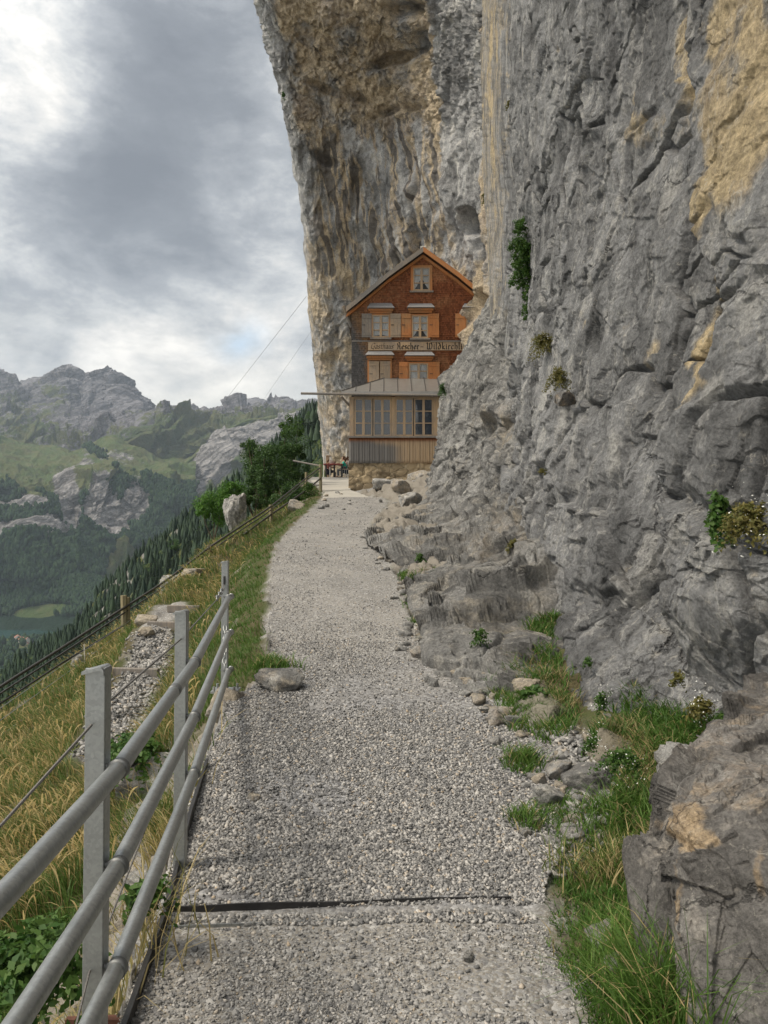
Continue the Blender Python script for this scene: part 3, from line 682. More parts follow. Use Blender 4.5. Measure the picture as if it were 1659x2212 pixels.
# ------------------------------------------------------------------ big boulder at the lower right
E_SC = .84
rowsE = [
 [(1570, 1640, 5.0), (1575, 1630, 4.7), (1630, 1625, 4.6), (1720, 1625, 4.4), (1950, 1625, 4.1)],
 [(1545, 1600, 4.7), (1560, 1580, 4.3), (1620, 1572, 4.2), (1720, 1570, 4.0), (1950, 1575, 3.8)],
 [(1490, 1670, 4.2), (1503, 1636, 3.75), (1570, 1625, 3.65), (1700, 1630, 3.5), (1950, 1650, 3.3)],
 [(1462, 1770, 3.8), (1462, 1745, 3.35), (1520, 1730, 3.25), (1670, 1735, 3.05), (1950, 1760, 2.85)],
 [(1440, 1850, 3.6), (1433, 1850, 3.12), (1480, 1850, 2.98), (1650, 1850, 2.83), (1950, 1860, 2.62)],
 [(1450, 2000, 3.5), (1438, 2000, 3.05), (1480, 2000, 2.85), (1650, 2000, 2.70), (1950, 2000, 2.48)],
 [(1462, 2130, 3.4), (1447, 2130, 2.95), (1485, 2130, 2.76), (1650, 2130, 2.62), (1950, 2130, 2.4)],
 [(1475, 2300, 3.3), (1455, 2300, 2.85), (1490, 2300, 2.68), (1650, 2300, 2.55), (1950, 2300, 2.35)],
 [(1480, 2600, 3.2), (1460, 2600, 2.8), (1495, 2600, 2.65), (1650, 2600, 2.5), (1950, 2600, 2.3)]]
rowsE = [[(x, y, d * E_SC) for x, y, d in r] for r in rowsE]
def dispE(p, g):
    q = p + fbm(p * 2, 3, 130)[:, None] * .08
    fa, ea, _a = facet(q * 2.2, 131); fb_, eb, _b = facet(q * 6, 132); fc, ec, _c = facet(q * 17, 133)
    topz = sstep(1900, 1800, g[:, 1])
    d = fa * .07 + fb_ * .018 + fc * .005 * (1 + topz) + fbm(q * 3, 5, 134) * .035 - .012 * (1 - sstep(0, .25, ea))
    pit = sstep(.35, .6, pn(p * 30, 135)) * topz * sstep(.0, .4, pn(p * 3, 136)); d -= pit * .012
    return d, pit * .3
def attrE(p, g, d):
    g = warp(g, p, 40, 5, 5)
    n = fbm(p * 3, 4, 140)
    t = blob(g, 1490, 1800, 38, 34, .6) * .9 + blob(g, 1462, 1960, 10, 110, .8) * .6 + blob(g, 1640, 1870, 16, 50, .8) * .5 + sstep(1830, 1700, g[:, 1]) * .30 + n * .3
    s = sstep(1790, 1850, g[:, 1]) * sstep(2100, 1950, g[:, 1]) * .45 * sstep(-.5, .5, fbm(p * 2.2, 3, 141)) 
    return np.clip(t, 0, 1), s
ce_, VE, GE = cliff('boulder', rowsE, 420, 520, M['boulder'], dispE, attrE, 0, [(.25, .30, 1), (.3, .9, .98), (.1, 1.5, .8)])
tag(ce_, 'huge grey and brown boulder with pitted top in the lower right corner', 'boulder')

# ------------------------------------------------------------------ free rocks
def rock_np(center, size, seed, n=18, rz=0.0, amp=.22, sink=0.0, sharp=1.0, k=1.0):
    faces = []; vs = []
    g = np.linspace(-1, 1, n)
    A, B = np.meshgrid(g, g); one = np.ones_like(A)
    for (a, b, c) in [(A, B, one), (A, -B, -one), (one, A, B), (-one, A, -B), (A, one, -B), (A, -one, B)]:
        b0 = sum(len(v) for v in vs); vs.append(np.stack([a.ravel(), b.ravel(), c.ravel()], 1)); faces.append(grid_faces(n, n) + b0)
    V = np.concatenate(vs); Fc = np.concatenate(faces)
    S = V / np.linalg.norm(V, axis=1, keepdims=True); rr = np.random.default_rng(seed)
    K = 15; nk = rr.normal(0, 1, (K, 3)); nk /= np.linalg.norm(nk, axis=1, keepdims=True); hk = rr.uniform(.62, .98, K)
    nk = np.concatenate([nk, [(0, 0, 1.), (0, 0, -1.), (1, 0, 0), (-1., 0, 0), (0, 1, 0), (0, -1., 0)]]); hk = np.concatenate([hk, rr.uniform(.8, 1, 6)])
    rad = (hk[None] / np.maximum(S @ nk.T, .05)).min(1); P0 = S * rad[:, None] * 1.12
    q = P0 + seed * 7.3; fa, _, _ = facet(q * 2.3, 200 + seed)
    P0 = P0 * (1 + amp * .22 * fa[:, None] + .035 * fbm(q * 5, 3, 9)[:, None])
    P0 = P0 * np.array(size) / 2
    c, s = math.cos(rz), math.sin(rz); P0 = np.stack([P0[:, 0] * c - P0[:, 1] * s, P0[:, 0] * s + P0[:, 1] * c, P0[:, 2]], 1)
    return P0 + np.array([0, 0, size[2] * .5 - sink]), Fc
def rock(name, loc, size, seed, mat, label=None, cat='rock', group=None, tan=.3, streak=.1, n=18, amp=.22, sink=None, rz=None):
    V, Fc = rock_np(loc, size, seed, n, rz if rz is not None else seed * 1.7, amp, size[2] * .22 if sink is None else sink)
    t = np.clip(tan + .3 * fbm(V / max(size) * 3 + seed, 3, 4), 0, 1)
    o = np_mesh(name, V, Fc, mat, attrs=dict(tan=t, streak=np.full(len(V), streak)))
    # weld the six sides so the faces shade as one body
    o.location = loc
    return tag(o, label, cat, group)

rock('boulder', tuple(vec(1424, 2110, 2.66) + np.zeros(3)), (.15, .34, .52), 3, M['boulder'], 'low grey rock block leaning against the left side of the big boulder', 'rock', tan=.15, n=60, sink=.06, rz=.3)
rock('boulder', (float(vec(505, 1140, 32)[0]), 32, float(vec(505, 1140, 32)[2])), (.8, .75, 1.75), 23, M['stone'], 'tall pale boulder standing above the slope between green bushes', 'boulder', tan=.25, n=50, sink=.35, rz=.9, amp=.7)
def on_ground(px, d):
    x = (px - CX) / F * d; return float(x), float(d), float(ground_z(np.array([x]), np.array([d]))[0])
ROCKS = [  # px, distance, width m, tan, label
 (1078, 5.75, .20, .6, 'broad tan stone lying on the gravel beside the green tuft'),
 (1178, 4.35, .20, .15, 'grey angular stone at the edge of the gravel below the small grass tuft'),
 (1205, 4.75, .17, .4, 'wedge of stone with a dry grass tuft on its left'),
 (905, 7.6, .22, .5, 'largest tan stone in the row along the ledge foot'),
 (1000, 6.9, .15, .7, 'tan stone in front of the ledge foot beside the gravel'),
 (1040, 6.75, .16, .6, 'blocky tan stone next to the tall grass by the ledge'),
 (1125, 6.35, .24, .7, 'pale square stone tucked under the grey wall'),
 (1045, 5.95, .10, .2, 'flat grey stone left of the broad tan one'),
 (552, 4.4, .075, .5, 'single pale stone in the middle left of the loose gravel'),
 (1008, 2.55+.35, .06, .2, 'small pale stone alone on the packed ground below the drain'),
 (612, 6.6, .36, .3, 'low mound of rock at the left path edge beyond the third steel post'),
 (500, 6.4, .5, .65, 'flat cream rock under the base plate of the farthest steel post'),
 (428, 4.9, .13, .3, 'grey stone beside the lower rail of the railing'),
 (1287, 2.95, .14, .4, 'pale stone lying in the grass below the boulder'),
 (1330, 2.75, .12, .2, 'half buried grey stone in the grass near the boulder foot'),
 (1262, 3.95, .09, .0, 'small white stone at the grass edge'),
 (1190, 3.9, .07, .1, 'little white stone on the gravel near the grass'),
 (300, 2.35+.2, .045, .2, 'tiny pebble by the black edging near the camera'),
 (890, 24.5, .75, .3, 'big grey slab on the rubble below the stone base'),
 (862, 29.5, .9, .6, 'pale wedge shaped rock in the middle of the rubble'),
 (825, 31.5, .9, .2, 'flat white slab in the rubble next to the stone base'),
 (905, 31, .8, .5, 'tan rock at the right end of the rubble'),
 (415, 17.6, .5, .6, 'pale rock at the upper end of the side trail steps'),
 (322, 13.2, .32, .7, 'round pale stone beside a side trail step'),
 (320, 12.3, .28, .7, 'white stone lying below the round one on the steps'),
 (640, 26.5, .6, .5, 'pale rock in the dry grass left of the path near the fence'),
 (1270, 4.6, .35, .1, 'grey stone shelf against the foot of the grey wall'),
 (1530, 4.05, .42, .15, 'round grey stone between the plants behind the big boulder'),
 (1215, 11.3 + 0, .42, .3, 'XX'),
]
for i, (px, d, w, tn, lab) in enumerate(ROCKS):
    if lab == 'XX': continue
    rr = random.Random(i); x, y, z = on_ground(px, d)
    rock('rock', (x, y, z), (w, w * rr.uniform(.65, .9), w * rr.uniform(.45, .7)), 10 + i, M['stone'], lab, 'rock', None, tn, .05, 16)
# stone perched in the crack of the wall
rock('rock', vec(1222, 872, 10.4), (.26, .3, .2), 77, M['boulder'], 'rounded stone perched in the grassy crack of the grey wall', 'rock', tan=.3, n=22)
# loose stones at the foot of the ledges
k = 0
for i in range(150):
    rr = random.Random(1000 + i)
    y = rr.choice([rr.uniform(3.9, 5.6), rr.uniform(5.6, 9), rr.uniform(5.6, 9), rr.uniform(9, 20), rr.uniform(22, 33), rr.uniform(22, 33)]); 
    off = abs(rr.gauss(0, .14)) if y < 20 else rr.uniform(0, 2.4)
    x = float(xr(y)) - .05 + off * (1 if rr.random() < .7 else -1) * (1 if y < 20 else 1)
    w = rr.uniform(.035, .10) * (1 + y * .07)
    z = float(ground_z(np.array([x]), np.array([y]))[0])
    rock('loose_stone', (x, y, z), (w, w * rr.uniform(.6, .9), w * rr.uniform(.4, .7)), 500 + i, M['stone'], 'loose stone among many strewn along the foot of the rocks at the right path edge', 'stone', 'loose stones along the foot of the rocks', rr.choice([.1, .3, .6]), .0, 7)
# rocks on the grassy slope to the left
for i, (px, d, w, lab) in enumerate([(330, 9.2, .5, 'rough rock face beside the side trail under the grass'), (345, 6.6, .6, 'brownish rock outcrop below the railing'), (352, 4.6, .5, 'pale rock wall just under the path edge behind the rails'),
        (215, 22, .9, 'pale rock outcrop on the slope beside the black rails'), (335, 20.5, .9, 'light rock above the wooden posts'), (385, 24, 1.1, 'grey outcrop on the crest below the tall pale boulder'), (320, 3.4, .45, 'rock bulging out below the railing near the black edging'), (200, 16.5, .8, 'speckled rock on the slope left of the wooden posts')]):
    x, y, z = on_ground(px, d)
    rock('outcrop', (x, y, z - w * .12), (w, w * .8, w * .6), 60 + i, M['stone'], lab, 'rock', None, .25, .15, 30, sink=w * .3)

# ------------------------------------------------------------------ gravel (real stones, as far as they can be told apart)
def stones(name, xs, ys, size, seed):
    rg = np.random.default_rng(seed); n = len(xs)
    base = np.array([(sx, sy, sz) for sx in (-1, 1) for sy in (-1, 1) for sz in (-1, 1)], float) * .5
    Vv = base[None] * rg.uniform(.45, 1.25, (n, 8, 1)) + rg.normal(0, .10, (n, 8, 3)); Vv *= np.stack([rg.uniform(.8, 1.2, n), rg.uniform(.6, 1, n), rg.uniform(.45, .85, n)], 1)[:, None]
    a, b, c = rg.uniform(0, 6.28, n), rg.normal(0, .35, n), rg.normal(0, .35, n)
    ca, sa = np.cos(a)[:, None], np.sin(a)[:, None]
    x = Vv[..., 0] * ca - Vv[..., 1] * sa; y = Vv[..., 0] * sa + Vv[..., 1] * ca; z = Vv[..., 2] + x * b[:, None] + y * c[:, None]
    Q = np.stack([x, y, z], -1) * size[:, None, None]
    zg = ground_z(xs, ys); Q += np.stack([xs, ys, zg + size * .16], 1)[:, None]
    fq = np.array([(0, 1, 3, 2), (4, 6, 7, 5), (0, 4, 5, 1), (2, 3, 7, 6), (0, 2, 6, 4), (1, 5, 7, 3)])
    tri = np.concatenate([fq[:, [0, 1, 2]], fq[:, [0, 2, 3]]])
    Fc = (tri[None] + (np.arange(n) * 8)[:, None, None]).reshape(-1, 3)
    return Q.reshape(-1, 3), Fc
rg = np.random.default_rng(5); XS, YS, SZ = [], [], []
def scatter(n, y0, y1, smin, smax, dens=lambda x, y: 1, margin=.0):
    y = np.exp(rg.uniform(math.log(y0), math.log(y1), n)); u = rg.uniform(0, 1, n); x = xl(y) - margin + u * (xr(y) - xl(y) + 2 * margin)
    keep_ = rg.uniform(0, 1, n) < dens(x, y); x, y = x[keep_], y[keep_]
    XS.append(x); YS.append(y); SZ.append(smin + (smax - smin) * rg.uniform(0, 1, len(x)) ** 2.2)
pn2 = lambda x, y, s, k: pn(np.stack([x * k, y * k, x * 0], 1), s)
scatter(120000, 3.31, 9.2, .006, .020, lambda x, y: np.clip(1.05 - sstep(4.6, 8.8, y + pn2(x, y, 3, .9) * 2.6 + pn2(x, y, 13, 3) * .8 + x * .3) - .75 * sstep(.0, .4, pn2(x, y, 14, 1.1)) - .7 * np.exp(-((y - 6.2 - .3 * x) / .45) ** 2) * (x > -.6) - .3 * np.exp(-((y - 3.42) / .08) ** 2) * (x < .4), .0, 1))
scatter(42000, 1.7, 3.15, .004, .012, lambda x, y: np.clip(.42 + pn2(x, y, 4, 2), 0, 1))
scatter(2500, 1.7, 3.15, .012, .022, lambda x, y: .25 + .75 * (np.abs(x - xl(y)) < .12))
scatter(26000, 5, 16, .006, .020, lambda x, y: np.clip(.5 + pn2(x, y, 5, 1.1) - .3 * sstep(8, 16, y), .15, 1))
scatter(5000, 14, 30, .012, .035, lambda x, y: np.clip(.3 + pn2(x, y, 6, .8), .1, 1))
# gravel in the drain and spilling to the grass, and on the side trail
n = 1500; XS.append(rg.uniform(-.95, .62, n)); YS.append(rg.uniform(3.17, 3.245, n)); SZ.append(rg.uniform(.010, .022, n))
n = 5000; t = rg.uniform(0, 3.0, n); i_ = t.astype(int); f_ = t - i_; px_ = TR[i_] * (1 - f_[:, None]) + TR[np.minimum(i_ + 1, len(TR) - 1)] * f_[:, None]
XS.append(px_[:, 0] + rg.normal(0, .14, n)); YS.append(px_[:, 1] + rg.normal(0, .1, n)); SZ.append(rg.uniform(.02, .05, n))
n = 3500; y = rg.uniform(3.6, 9, n); XS.append(xr(y) + np.abs(rg.normal(0, .12, n))); YS.append(y); SZ.append(rg.uniform(.015, .06, n) * rg.uniform(.5, 1, n))
V_, F_ = stones('gravel', np.concatenate(XS), np.concatenate(YS), np.concatenate(SZ), 8)
tag(np_mesh('gravel', V_, F_, M['gravel']), 'loose grey gravel covering the footpath', 'gravel', kind='stuff')
# ------------------------------------------------------------------ far land
def land(name, rows, nu, nv, mat, dispf, attrf):
    W, G = loft(rows, nu, nv); p = W.reshape(-1, 3); g = G.reshape(-1, 3)
    N = grid_normals(W); N = smooth2(N, 6).reshape(-1, 3); N /= np.linalg.norm(N, axis=1, keepdims=True)
    V = p + N * dispf(p, g)[:, None]
    o = np_mesh(name, V, grid_faces(nu, nv), mat, smooth=True, attrs=attrf(V, g, N)); tag(o, kind='structure'); return o, V, g, N
SKY = [(-700, 760), (-300, 800), (-120, 760), (-40, 790), (0, 810), (25, 827), (56, 845), (72, 835), (90, 829), (102, 834), (118, 812), (128, 798), (142, 792), (160, 799), (172, 812), (182, 812), (200, 806), (222, 807), (242, 820), (250, 816), (262, 826), (272, 846), (290, 853), (303, 872), (314, 890), (328, 897), (350, 893), (378, 893), (400, 900), (430, 906), (452, 905), (480, 893), (500, 893), (522, 876), (536, 878), (556, 872), (575, 883), (600, 881), (621, 876), (636, 882), (652, 876), (680, 878), (760, 885), (1100, 900), (1700, 880), (2400, 900)]
sx = np.array([s[0] for s in SKY], float); sy = np.array([s[1] for s in SKY], float)
colx = np.concatenate([np.linspace(-700, -60, 8), np.linspace(-40, 700, 112), np.linspace(760, 2400, 10)])
skyy = np.interp(colx, sx, sy)
base = np.interp(colx, [-700, 0, 100, 200, 260, 330, 420, 600, 2400], [985, 990, 1000, 1002, 990, 960, 960, 960, 980])
L1 = []
for f, d in [(-.35, 6600), (0, 5200), (.12, 5050), (.3, 4850), (.5, 4600), (.72, 4250), (.9, 3900), (1.0, 3600), (1.4, 3500), (2.2, 3400)]:
    if f < 0: L1.append([(x, y + 60, d) for x, y in zip(colx, skyy)])
    else: L1.append([(x, y + (b - y) * f, d) for x, y, b in zip(colx, skyy, base)])
def dM(p, g):
    q = p / 420.0; w = sstep(-.02, .4, (g[:, 1] - np.interp(g[:, 0], sx, sy)) / 100)
    # tilted slabs: bedding rises to the upper right
    r = np.stack([(p[:, 0] * .8 - p[:, 2] * .9) / 140, p[:, 1] / 500, (p[:, 2] + p[:, 0] * .55) / 420], 1)
    f1, _, _ = facet(p / 330, 400); f2, _, _ = facet(r * 1.4, 403)
    return (ridged(q, 7, 401, .6) * 60 * w + f1 * 60 * w + f2 * 34 * w + ridged(p / 110, 4, 402) * 13 * (w + .2))
def aM(V, g, N):
    x, y = g[:, 0], g[:, 1]; rel = (y - np.interp(x, sx, sy)) / np.maximum(base_at(x) - np.interp(x, sx, sy), 1)
    n = fbm(V / 300, 4, 410); n2 = fbm(np.stack([(V[:, 0] * .8 - V[:, 2] * .9) / 90, V[:, 1] / 900, (V[:, 2] + V[:, 0]) / 700], 1), 4, 411)
    veg = rel * .62 - .12 + n * .28 + n2 * .12
    veg = veg + blob(g, 60, 910, 130, 60, .6, 15) * .25 + blob(g, 140, 860, 30, 15, .5) * .3
    veg = veg - blob(g, 205, 940, 45, 45, .3) * 1.0 - blob(g, 200, 975, 75, 14, .5) * .4 - blob(g, 290, 905, 50, 25, .4, -30) * .6 - blob(g, 160, 965, 130, 12, .5) * .5
    veg = veg + blob(g, 203, 950, 7, 14, .4) * 1.2
    snow = np.zeros(len(x))
    for (a, b, rx, ry, an) in [(278, 911, 9, 4, -35), (232, 848, 5, 1.6, -50), (238, 876, 8, 1.4, -40), (168, 830, 3, 1.0, -40), (240, 933, 5, 2.5, 20), (155, 965, 5, 2, 0), (640, 903, 4, 1.2, 10), (662, 900, 5, 1, -15), (600, 900, 3, .8, 20)]:
        snow = np.maximum(snow, blob(g + np.stack([n * 2, n * 2, n * 0], 1), a, b, rx, ry, .3, an))
    return dict(veg=veg, forest=np.clip(rel - 1.0, -1, 1) * .3 - .1 + n * .1, snow=snow)
base_at = lambda x: np.interp(x, colx, base)
land('mountains', L1, 1000, 460, M['mount'], dM, aM)

# green alp, its cliff edge and the forested foot
def row(ys, ds): return ys, ds
cx2 = np.array([-700, -300, -100, 0, 40, 80, 130, 160, 190, 215, 240, 270, 300, 330, 360, 420])
def Y2(*v): return np.interp(cx2, [-100, 0, 80, 160, 240, 330, 420], v)
L2 = []
def r2(ys, ds): L2.append([(x, y, d) for x, y, d in zip(cx2, Y2(*ys), Y2(*ds))])
r2([960, 965, 985, 998, 998, 1000, 1010], [3900, 3900, 3850, 3800, 3750, 3700, 3600])
r2([930, 962, 985, 990, 965 , 990, 1000], [3500, 3500, 3500, 3450, 3300, 3400, 3400])
r2([960, 985, 1005, 1010, 1000, 1020, 1030], [3200, 3200, 3200, 3100, 3000, 3050, 3100])
r2([1000, 1020, 1035, 1045, 1045, 1050, 1060], [2950, 2950, 2950, 2900, 2850, 2850, 2900])
r2([1030, 1045, 1052, 1052, 1058, 1064, 1075], [2800, 2750, 2720, 2650, 2680, 2750, 2800])
r2([1060, 1070, 1065, 1062, 1075, 1090, 1100], [2600, 2560, 2560, 2560, 2600, 2650, 2700])
r2([1100, 1105, 1090, 1105, 1110, 1130, 1140], [2520, 2480, 2480, 2540, 2570, 2600, 2650])
r2([1150, 1150, 1150, 1160, 1150, 1165, 1180], [2420, 2400, 2400, 2500, 2540, 2570, 2600])
r2([1200, 1200, 1200, 1200, 1190, 1195, 1210], [2380, 2350, 2330, 2440, 2500, 2530, 2560])
r2([1260, 1250, 1240, 1245, 1240, 1240, 1245], [2280, 2260, 2240, 2300, 2350, 2420, 2460])
r2([1330, 1330, 1325, 1310, 1290, 1275, 1275], [2200, 2190, 2180, 2170, 2200, 2250, 2280])
r2([1500, 1480, 1470, 1440, 1400, 1380, 1380], [2000, 1990, 1980, 1970, 1960, 1950, 1950])
def d2(p, g):
    w = sstep(1010, 1070, g[:, 1]); f1, _, _ = facet(p / np.array([160, 160, 260]), 421); f2, _, _ = facet(p / np.array([60, 60, 45]), 422)
    fl = 1 - sstep(1240, 1300, g[:, 1])
    return (ridged(p / 260, 6, 420, .55) * (26 + 8 * w) + f1 * 38 * w * fl + f2 * 12 * w * fl + fbm(p / 60, 4, 423) * (5 + 3 * w)) * (.25 + .75 * fl)
def a2(V, g, N):
    x, y = g[:, 0], g[:, 1]; n = fbm(V / 130, 4, 430); 
    cliffz = np.maximum.reduce([blob(g, 150, 1105, 30, 65, .4, -12), blob(g, 105, 1170, 38, 40, .5), blob(g, 20, 1170, 60, 26, .5), blob(g, 225, 1120, 40, 55, .5, -35), blob(g, 40, 1105, 60, 14, .6), blob(g, 250, 1155, 32, 40, .5), blob(g, 290, 1110, 32, 35, .5, -30)])
    fr = sstep(1058, 1080, y + n * 14) * .9 - cliffz * (1.0 + n * .4) + n * .2
    veg = .85 - cliffz + n * .15 - blob(g, 195, 1020, 26, 10, .6) * .5 - blob(g, 240, 1000, 60, 12, .6, 10) * .4
    mead = np.maximum(blob(g, 265, 1250, 42, 38, .3, -30), blob(g, 95, 1322, 62, 12, .2, -6)); mead = np.maximum(mead, blob(g, 60, 1070, 30, 10, .5, 40) * .7)
    fr = fr - mead * 1.6; veg = np.maximum(veg, mead * 1.3)
    fr = fr + blob(g, 210, 990, 30, 8, .5, 25) * .7
    return dict(veg=veg, forest=fr, snow=x * 0)
o2, V2, G2, N2 = land('hills', L2, 620, 620, M['alp'], d2, a2)

# diagonal slab ridge right of the notch
cr3 = [(250, 1085), (300, 1068), (340, 1045), (400, 1005), (450, 965), (500, 928), (540, 912), (600, 905), (680, 880), (900, 840), (1500, 700)]
L3 = []
for dy, dd, dxx in [(70, 700, 0), (0, 0, 0), (10, -60, 2), (45, -160, 8), (95, -260, 14), (140, -380, 18), (185, -560, 20), (260, -900, 25), (360, -1300, 30)]:
    L3.append([(x + dxx, y + dy * (1.0 if x < 800 else 1.3), 3150 + (x - 300) * 1.2 + dd) for x, y in cr3])
def d3(p, g):
    w = sstep(0, 20, g[:, 1] - np.interp(g[:, 0], [c[0] for c in cr3], [c[1] for c in cr3]) + 4)
    f1, _, _ = facet(np.stack([(p[:, 0] * .7 - p[:, 2] * .7) / 260, p[:, 1] / 260, (p[:, 2] * .7 + p[:, 0] * .7) / 90], 1), 441)
    f2, _, _ = facet(p / 45, 442)
    return (ridged(p / 300, 5, 440) * 26 + f1 * 30 + f2 * 9 + fbm(p / 50, 3, 443) * 6) * (.2 + .8 * w)
def a3(V, g, N):
    y = g[:, 1] - np.interp(g[:, 0], [c[0] for c in cr3], [c[1] for c in cr3]); n = fbm(V / 150, 4, 450)
    slab = sstep(8, 18, y + n * 6) * (1 - sstep(75, 110, y + n * 22 - (g[:, 0] < 420) * 10))
    return dict(veg=1.0 - slab * 1.2 + n * .2, forest=sstep(95, 120, y + n * 20) * 1.1 - .2 * 1 + n * .2 - slab * .6, snow=y * 0)
land('hills', L3, 520, 420, M['alp'], d3, a3)

# lake, valley meadow
z_l = -268.0
m = MB().add([(-3500, 1200, z_l), (-300, 1200, z_l), (-500, 2330, z_l), (-3500, 2330, z_l)], [(0, 1, 2, 3)]); tag(m.build('lake', M['lake']), kind='structure')
def valley():
    nx, ny = 240, 160; X_, Y_ = np.meshgrid(np.linspace(-4200, 3500, nx), np.linspace(300, 2700, ny))
    P_ = np.stack([X_, Y_, X_ * 0], -1).reshape(-1, 3)
    # shore: land below the lake inside an ellipse
    e = ((X_ + 1150) / 620) ** 2 + ((Y_ - 2130) / 185) ** 2
    Zv = z_l + 2 - 8 * (1 - sstep(.85, 1.1, e + fbm(P_ / 150, 3, 5).reshape(e.shape) * .12)) + 6 * fbm(P_ / 200, 3, 6).reshape(e.shape) * sstep(1, 1.8, e)
    Zv -= sstep(1500, 300, Y_) * 60
    P_[:, 2] = Zv.ravel(); e = e.ravel(); n = fbm(P_ / 120, 4, 8)
    fo = sstep(.1, .5, n + .15 - (P_[:, 1] > 2250) * 0.0)
    o = np_mesh('valley_floor', P_, grid_faces(nx, ny), M['alp'], smooth=True, attrs=dict(veg=np.full(len(P_), 1.0), forest=fo * .9 - .1, snow=e * 0)); tag(o, kind='structure')
    return P_, e, n
PV, EV, NV = valley()

# meadow spit at the far shore
a = [vec(*q) for q in [(30, 1350, 2330), (60, 1342, 2330), (100, 1340, 2290), (160, 1328, 2360), (165, 1300, 2520), (120, 1300, 2600), (90, 1312, 2520), (60, 1330, 2420)]]
m = MB(); zz = z_l + 3
tag(MB().add([(q[0], q[1], q[2]) for q in a] + [(q[0], q[1], q[2] - 60) for q in a], [tuple(range(8))] + [(i, (i + 1) % 8, (i + 1) % 8 + 8, i + 8) for i in range(8)]).build('meadow', M['meadow']), kind='structure')

# ------------------------------------------------------------------ tree builders
def fir_mesh(name, seed, h=1.0, tiers=16, per=11, w=.2):
    """crown: drooping branch sprays round a straight stem, unit height"""
    rg = np.random.default_rng(seed); V = []; Fc = []
    for k in range(tiers):
        f = (k + .5) / tiers; z = .10 + .88 * f; r = w * (1 - f) ** .85 * rg.uniform(.8, 1.15) + .012
        npb = max(5, int(per * (1 - f * .5)))
        for j in range(npb):
            a = 2 * math.pi * (j + rg.uniform(-.35, .35)) / npb + k; rr = r * rg.uniform(.7, 1.15); zz = z + rg.uniform(-.015, .015)
            ca, sa = math.cos(a), math.sin(a); wd = rr * .28 + .006; dr = rr * rg.uniform(.35, .6)
            b = len(V)
            V += [(0, 0, zz + .02), (ca * rr * .55 - sa * wd, sa * rr * .55 + ca * wd, zz - dr * .4), (ca * rr, sa * rr, zz - dr), (ca * rr * .55 + sa * wd, sa * rr * .55 - ca * wd, zz - dr * .4), (ca * rr * .5, sa * rr * .5, zz - dr * .4 - .03)]
            Fc += [(b, b + 1, b + 2), (b, b + 2, b + 3), (b, b + 4, b + 2)]
    me = np_mesh(name, np.array(V), np.array(Fc), M['needle']); return me
def fir(seed, w):
    e = empty('fir_tree', (0, 0, 0), 'x', 'fir tree'); c = fir_mesh('crown', seed, w=w); c.parent = e
    t = MB().tube([(0, 0, -.15), (0, 0, .9)], [.014, .003], 6).build('trunk', M['bark'], e); return e
firs = [fir(1, .17), fir(2, .21), fir(3, .14)]
for f_ in firs: pass

# our own mountainside running away to the left, with the forest on it
c5 = [(-500, 1840), (-250, 1660), (-100, 1545), (0, 1478), (100, 1412), (200, 1315), (300, 1222), (400, 1128), (480, 1062), (540, 1012), (610, 955), (680, 898), (760, 850), (900, 780)]
dd5 = np.interp([c[0] for c in c5], [-500, 0, 200, 400, 560, 700, 900], [300, 420, 470, 480, 430, 400, 380])
L5 = []
for dy, k, dx in [(260, 1.5, -60), (40, 1.15, -10), (0, 1.0, 0), (45, .8, 18), (105, .6, 40), (190, .42, 70), (320, .28, 100), (520, .19, 120)]:
    L5.append([(x + dx, y + dy, d * k) for (x, y), d in zip(c5, dd5)])
def d5(p, g):
    f1, _, _ = facet(p / 26, 461); return (fbm(p / 50, 5, 460) * 6 + f1 * 3) * np.clip(p[:, 1] / 300, .2, 1)
def a5(V, g, N):
    n = fbm(V / 22, 4, 470); r = np.maximum.reduce([blob(g, 262, 1262, 34, 14, .6, -50), blob(g, 222, 1330, 34, 14, .6, -55), blob(g, 392, 1165, 14, 14, .6), blob(g, 330, 1210, 14, 20, .6)])
    return dict(veg=.8 + n * .3 - r * .9, forest=.55 + n * .3 - r * .9, snow=n * 0)
o5, V5, G5, N5 = land('hillside', L5, 420, 300, M['ridge'], d5, a5)

def place_firs():
    rg = np.random.default_rng(77); g = G5; V = V5
    W5 = V.reshape(300, 420, 3); crest_y = lambda x: np.interp(x, [c[0] for c in c5], [c[1] for c in c5])
    cand = rg.permutation(len(V)); near_silh = []
    # area-true sampling through the lattice: keep candidates apart
    chosen = []; cell = {}
    for i in cand:
        x, y, z = V[i]; gx, gy, d = g[i]
        if not (-60 < gx < 735) or d > 560 or d < 95: continue
        if gy > crest_y(gx) + 230: continue
        veg_gap = max(0, 1 - math.hypot((gx - 262) / 30, (gy - 1262) / 22)) + max(0, 1 - math.hypot((gx - 222) / 30, (gy - 1335) / 20))
        if veg_gap > 0 and rg.random() < .85: continue
        sp = 4.2 if d > 200 else 3.2
        key = (int(x // sp), int(y // sp))
        if key in cell: continue
        cell[key] = 1; chosen.append((d, i))
        if len(chosen) > 4500: break
    return chosen
ch = place_firs()
